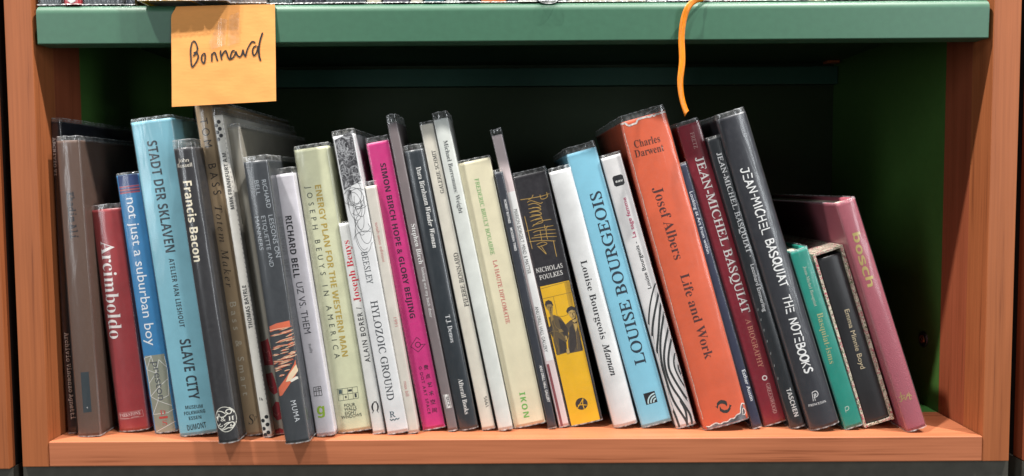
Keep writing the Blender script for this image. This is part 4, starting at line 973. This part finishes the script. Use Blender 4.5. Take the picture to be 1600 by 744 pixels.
letters = [[(138, 225), (125, 270), (115, 350), (122, 470), (132, 560), (145, 600)], [(140, 220), (175, 225), (208, 290), (215, 340), (195, 390), (155, 438)], [(160, 395), (200, 380), (228, 430), (222, 480), (185, 550), (145, 600)],
    [(300, 405), (280, 440), (280, 500), (305, 540), (322, 530), (330, 470), (325, 405), (300, 402)], [(425, 400), (428, 460), (428, 520)], [(428, 420), (455, 388), (475, 395), (492, 450), (508, 500), (515, 492)],
    [(555, 355), (552, 400), (568, 470), (575, 495)], [(572, 440), (595, 390), (628, 362), (645, 400), (665, 460), (690, 487), (712, 475)], [(760, 365), (725, 365), (705, 420), (700, 465), (730, 470), (765, 410), (775, 375), (800, 430), (835, 450), (862, 420), (878, 345)],
    [(878, 345), (890, 400), (918, 452)], [(918, 452), (940, 350), (985, 255), (1015, 228), (1055, 245)], [(1075, 290), (1035, 310), (1018, 370), (1035, 432), (1065, 410), (1090, 340), (1095, 290)], [(1155, 95), (1125, 200), (1108, 320), (1115, 440), (1138, 512)]]
V, Fc = [], []
for L in letters: ribbon([(u, -v) for u, v in nl(L)], 2.3 if L[0] != (1155, 95) else 2.7, V, Fc, True, .8)
me = bpy.data.meshes.new('handwriting'); P3 = []
for u, v in V:
    s, t = note_st(u, -v); p = note_point(s, t); p.y += .0003*noise.noise((s*6, t*6, 1))-.0004; P3.append(p)
me.from_pydata(P3, [], Fc); link('handwriting', me, ink((.012, .012, .014)), nt)
# bits of clear tape that hold it
for nm, L in (('clear_tape', [(357, 24), (372, 18), (374, 66), (355, 72)]), ('clear_tape', [(326, 66), (343, 28), (354, 30), (352, 70), (331, 77)])):
    bm = bmesh.new(); vs = []
    for u, v in L:
        s, t = note_st(u, v); p = note_point(s, t); p.y -= .0009; vs.append(bm.verts.new(p))
    bm.faces.new(vs); obj_bm(nm, bm, film_mat('tape', .06, .2, .8), nt)

# ---------------------------------------------------------------- the ribbon
rb = thing('ribbon', 'orange satin ribbon marker hanging over the green shelf edge towards the books', 'ribbon')
path = [((1112, -14), .006), ((1100, -4), -.002), ((1086, 1), -.0055), ((1075, 12), -.0075), ((1068, 32), -.0065), ((1065, 60), -.0055), ((1066, 95), -.0065), ((1063, 128), -.007), ((1066, 155), -.0065), ((1073, 177), -.006)]
P = []
for i in range(len(path)-1):
    for k in range(8):
        t = k/8
        q = [path[max(0, i-1)], path[i], path[i+1], path[min(len(path)-1, i+2)]]
        vals = []
        for f in (lambda a: a[0][0], lambda a: a[0][1], lambda a: a[1]):
            a, b2, c2, d2 = [f(z) for z in q]
            vals.append(.5*((2*b2)+(-a+c2)*t+(2*a-5*b2+4*c2-d2)*t*t+(-a+3*b2-3*c2+d2)*t**3))
        P.append(onY(vals[0], vals[1], vals[2]))
P.append(onY(path[-1][0][0], path[-1][0][1], path[-1][1]))
bm = bmesh.new(); prev = None
for i, p in enumerate(P):
    a = P[max(0, i-1)]; c2 = P[min(len(P)-1, i+1)]; tg = (c2-a).normalized()
    side = tg.cross(Vector((0, 1, 0))).normalized(); side = (side+Vector((0, .35*math.sin(i*.12), 0))).normalized()
    wd = .0027
    ex_ = .0028 if i == len(P)-1 else 0
    row = [bm.verts.new(p+side*wd*q+Vector((0, .00025*q*q, 0))+tg*(ex_*q*-.8)) for q in (-1, -.5, 0, .5, 1)]
    if prev:
        for k in range(4): f = bm.faces.new((prev[k], prev[k+1], row[k+1], row[k])); f.smooth = True
    prev = row
ro = obj_bm('ribbon_band', bm, paint((.85, .25, .010), .38, .12, .5, 900, stretch=(1, 1, .3), name='satin'), rb, True)
md = ro.modifiers.new('thickness', 'SOLIDIFY'); md.thickness = .0002

# report overlaps between neighbours while building
import os
if os.environ.get('DBG'):
    for a, b in zip(BOOKS, BOOKS[1:]):
        # right face of a vs left face of b at several heights
        gaps = []
        for f in (.0, .5, .95):
            z = min(a.H, b.H)*f
            pa = a.o+a.ex*a.T; ra = pa.x+a.ez.x/a.ez.z*(z-pa.z); lb = b.o.x+b.ez.x/b.ez.z*(z-b.o.z)
            gaps.append(round((lb-ra)*1000, 1))
        print('GAP', a.label[:28], '|', b.label[:28], gaps, 'T', round(a.T*1000, 1), 'ys', round(a.ys*1000, 1), 'lean', round(math.degrees(a.ang), 1))
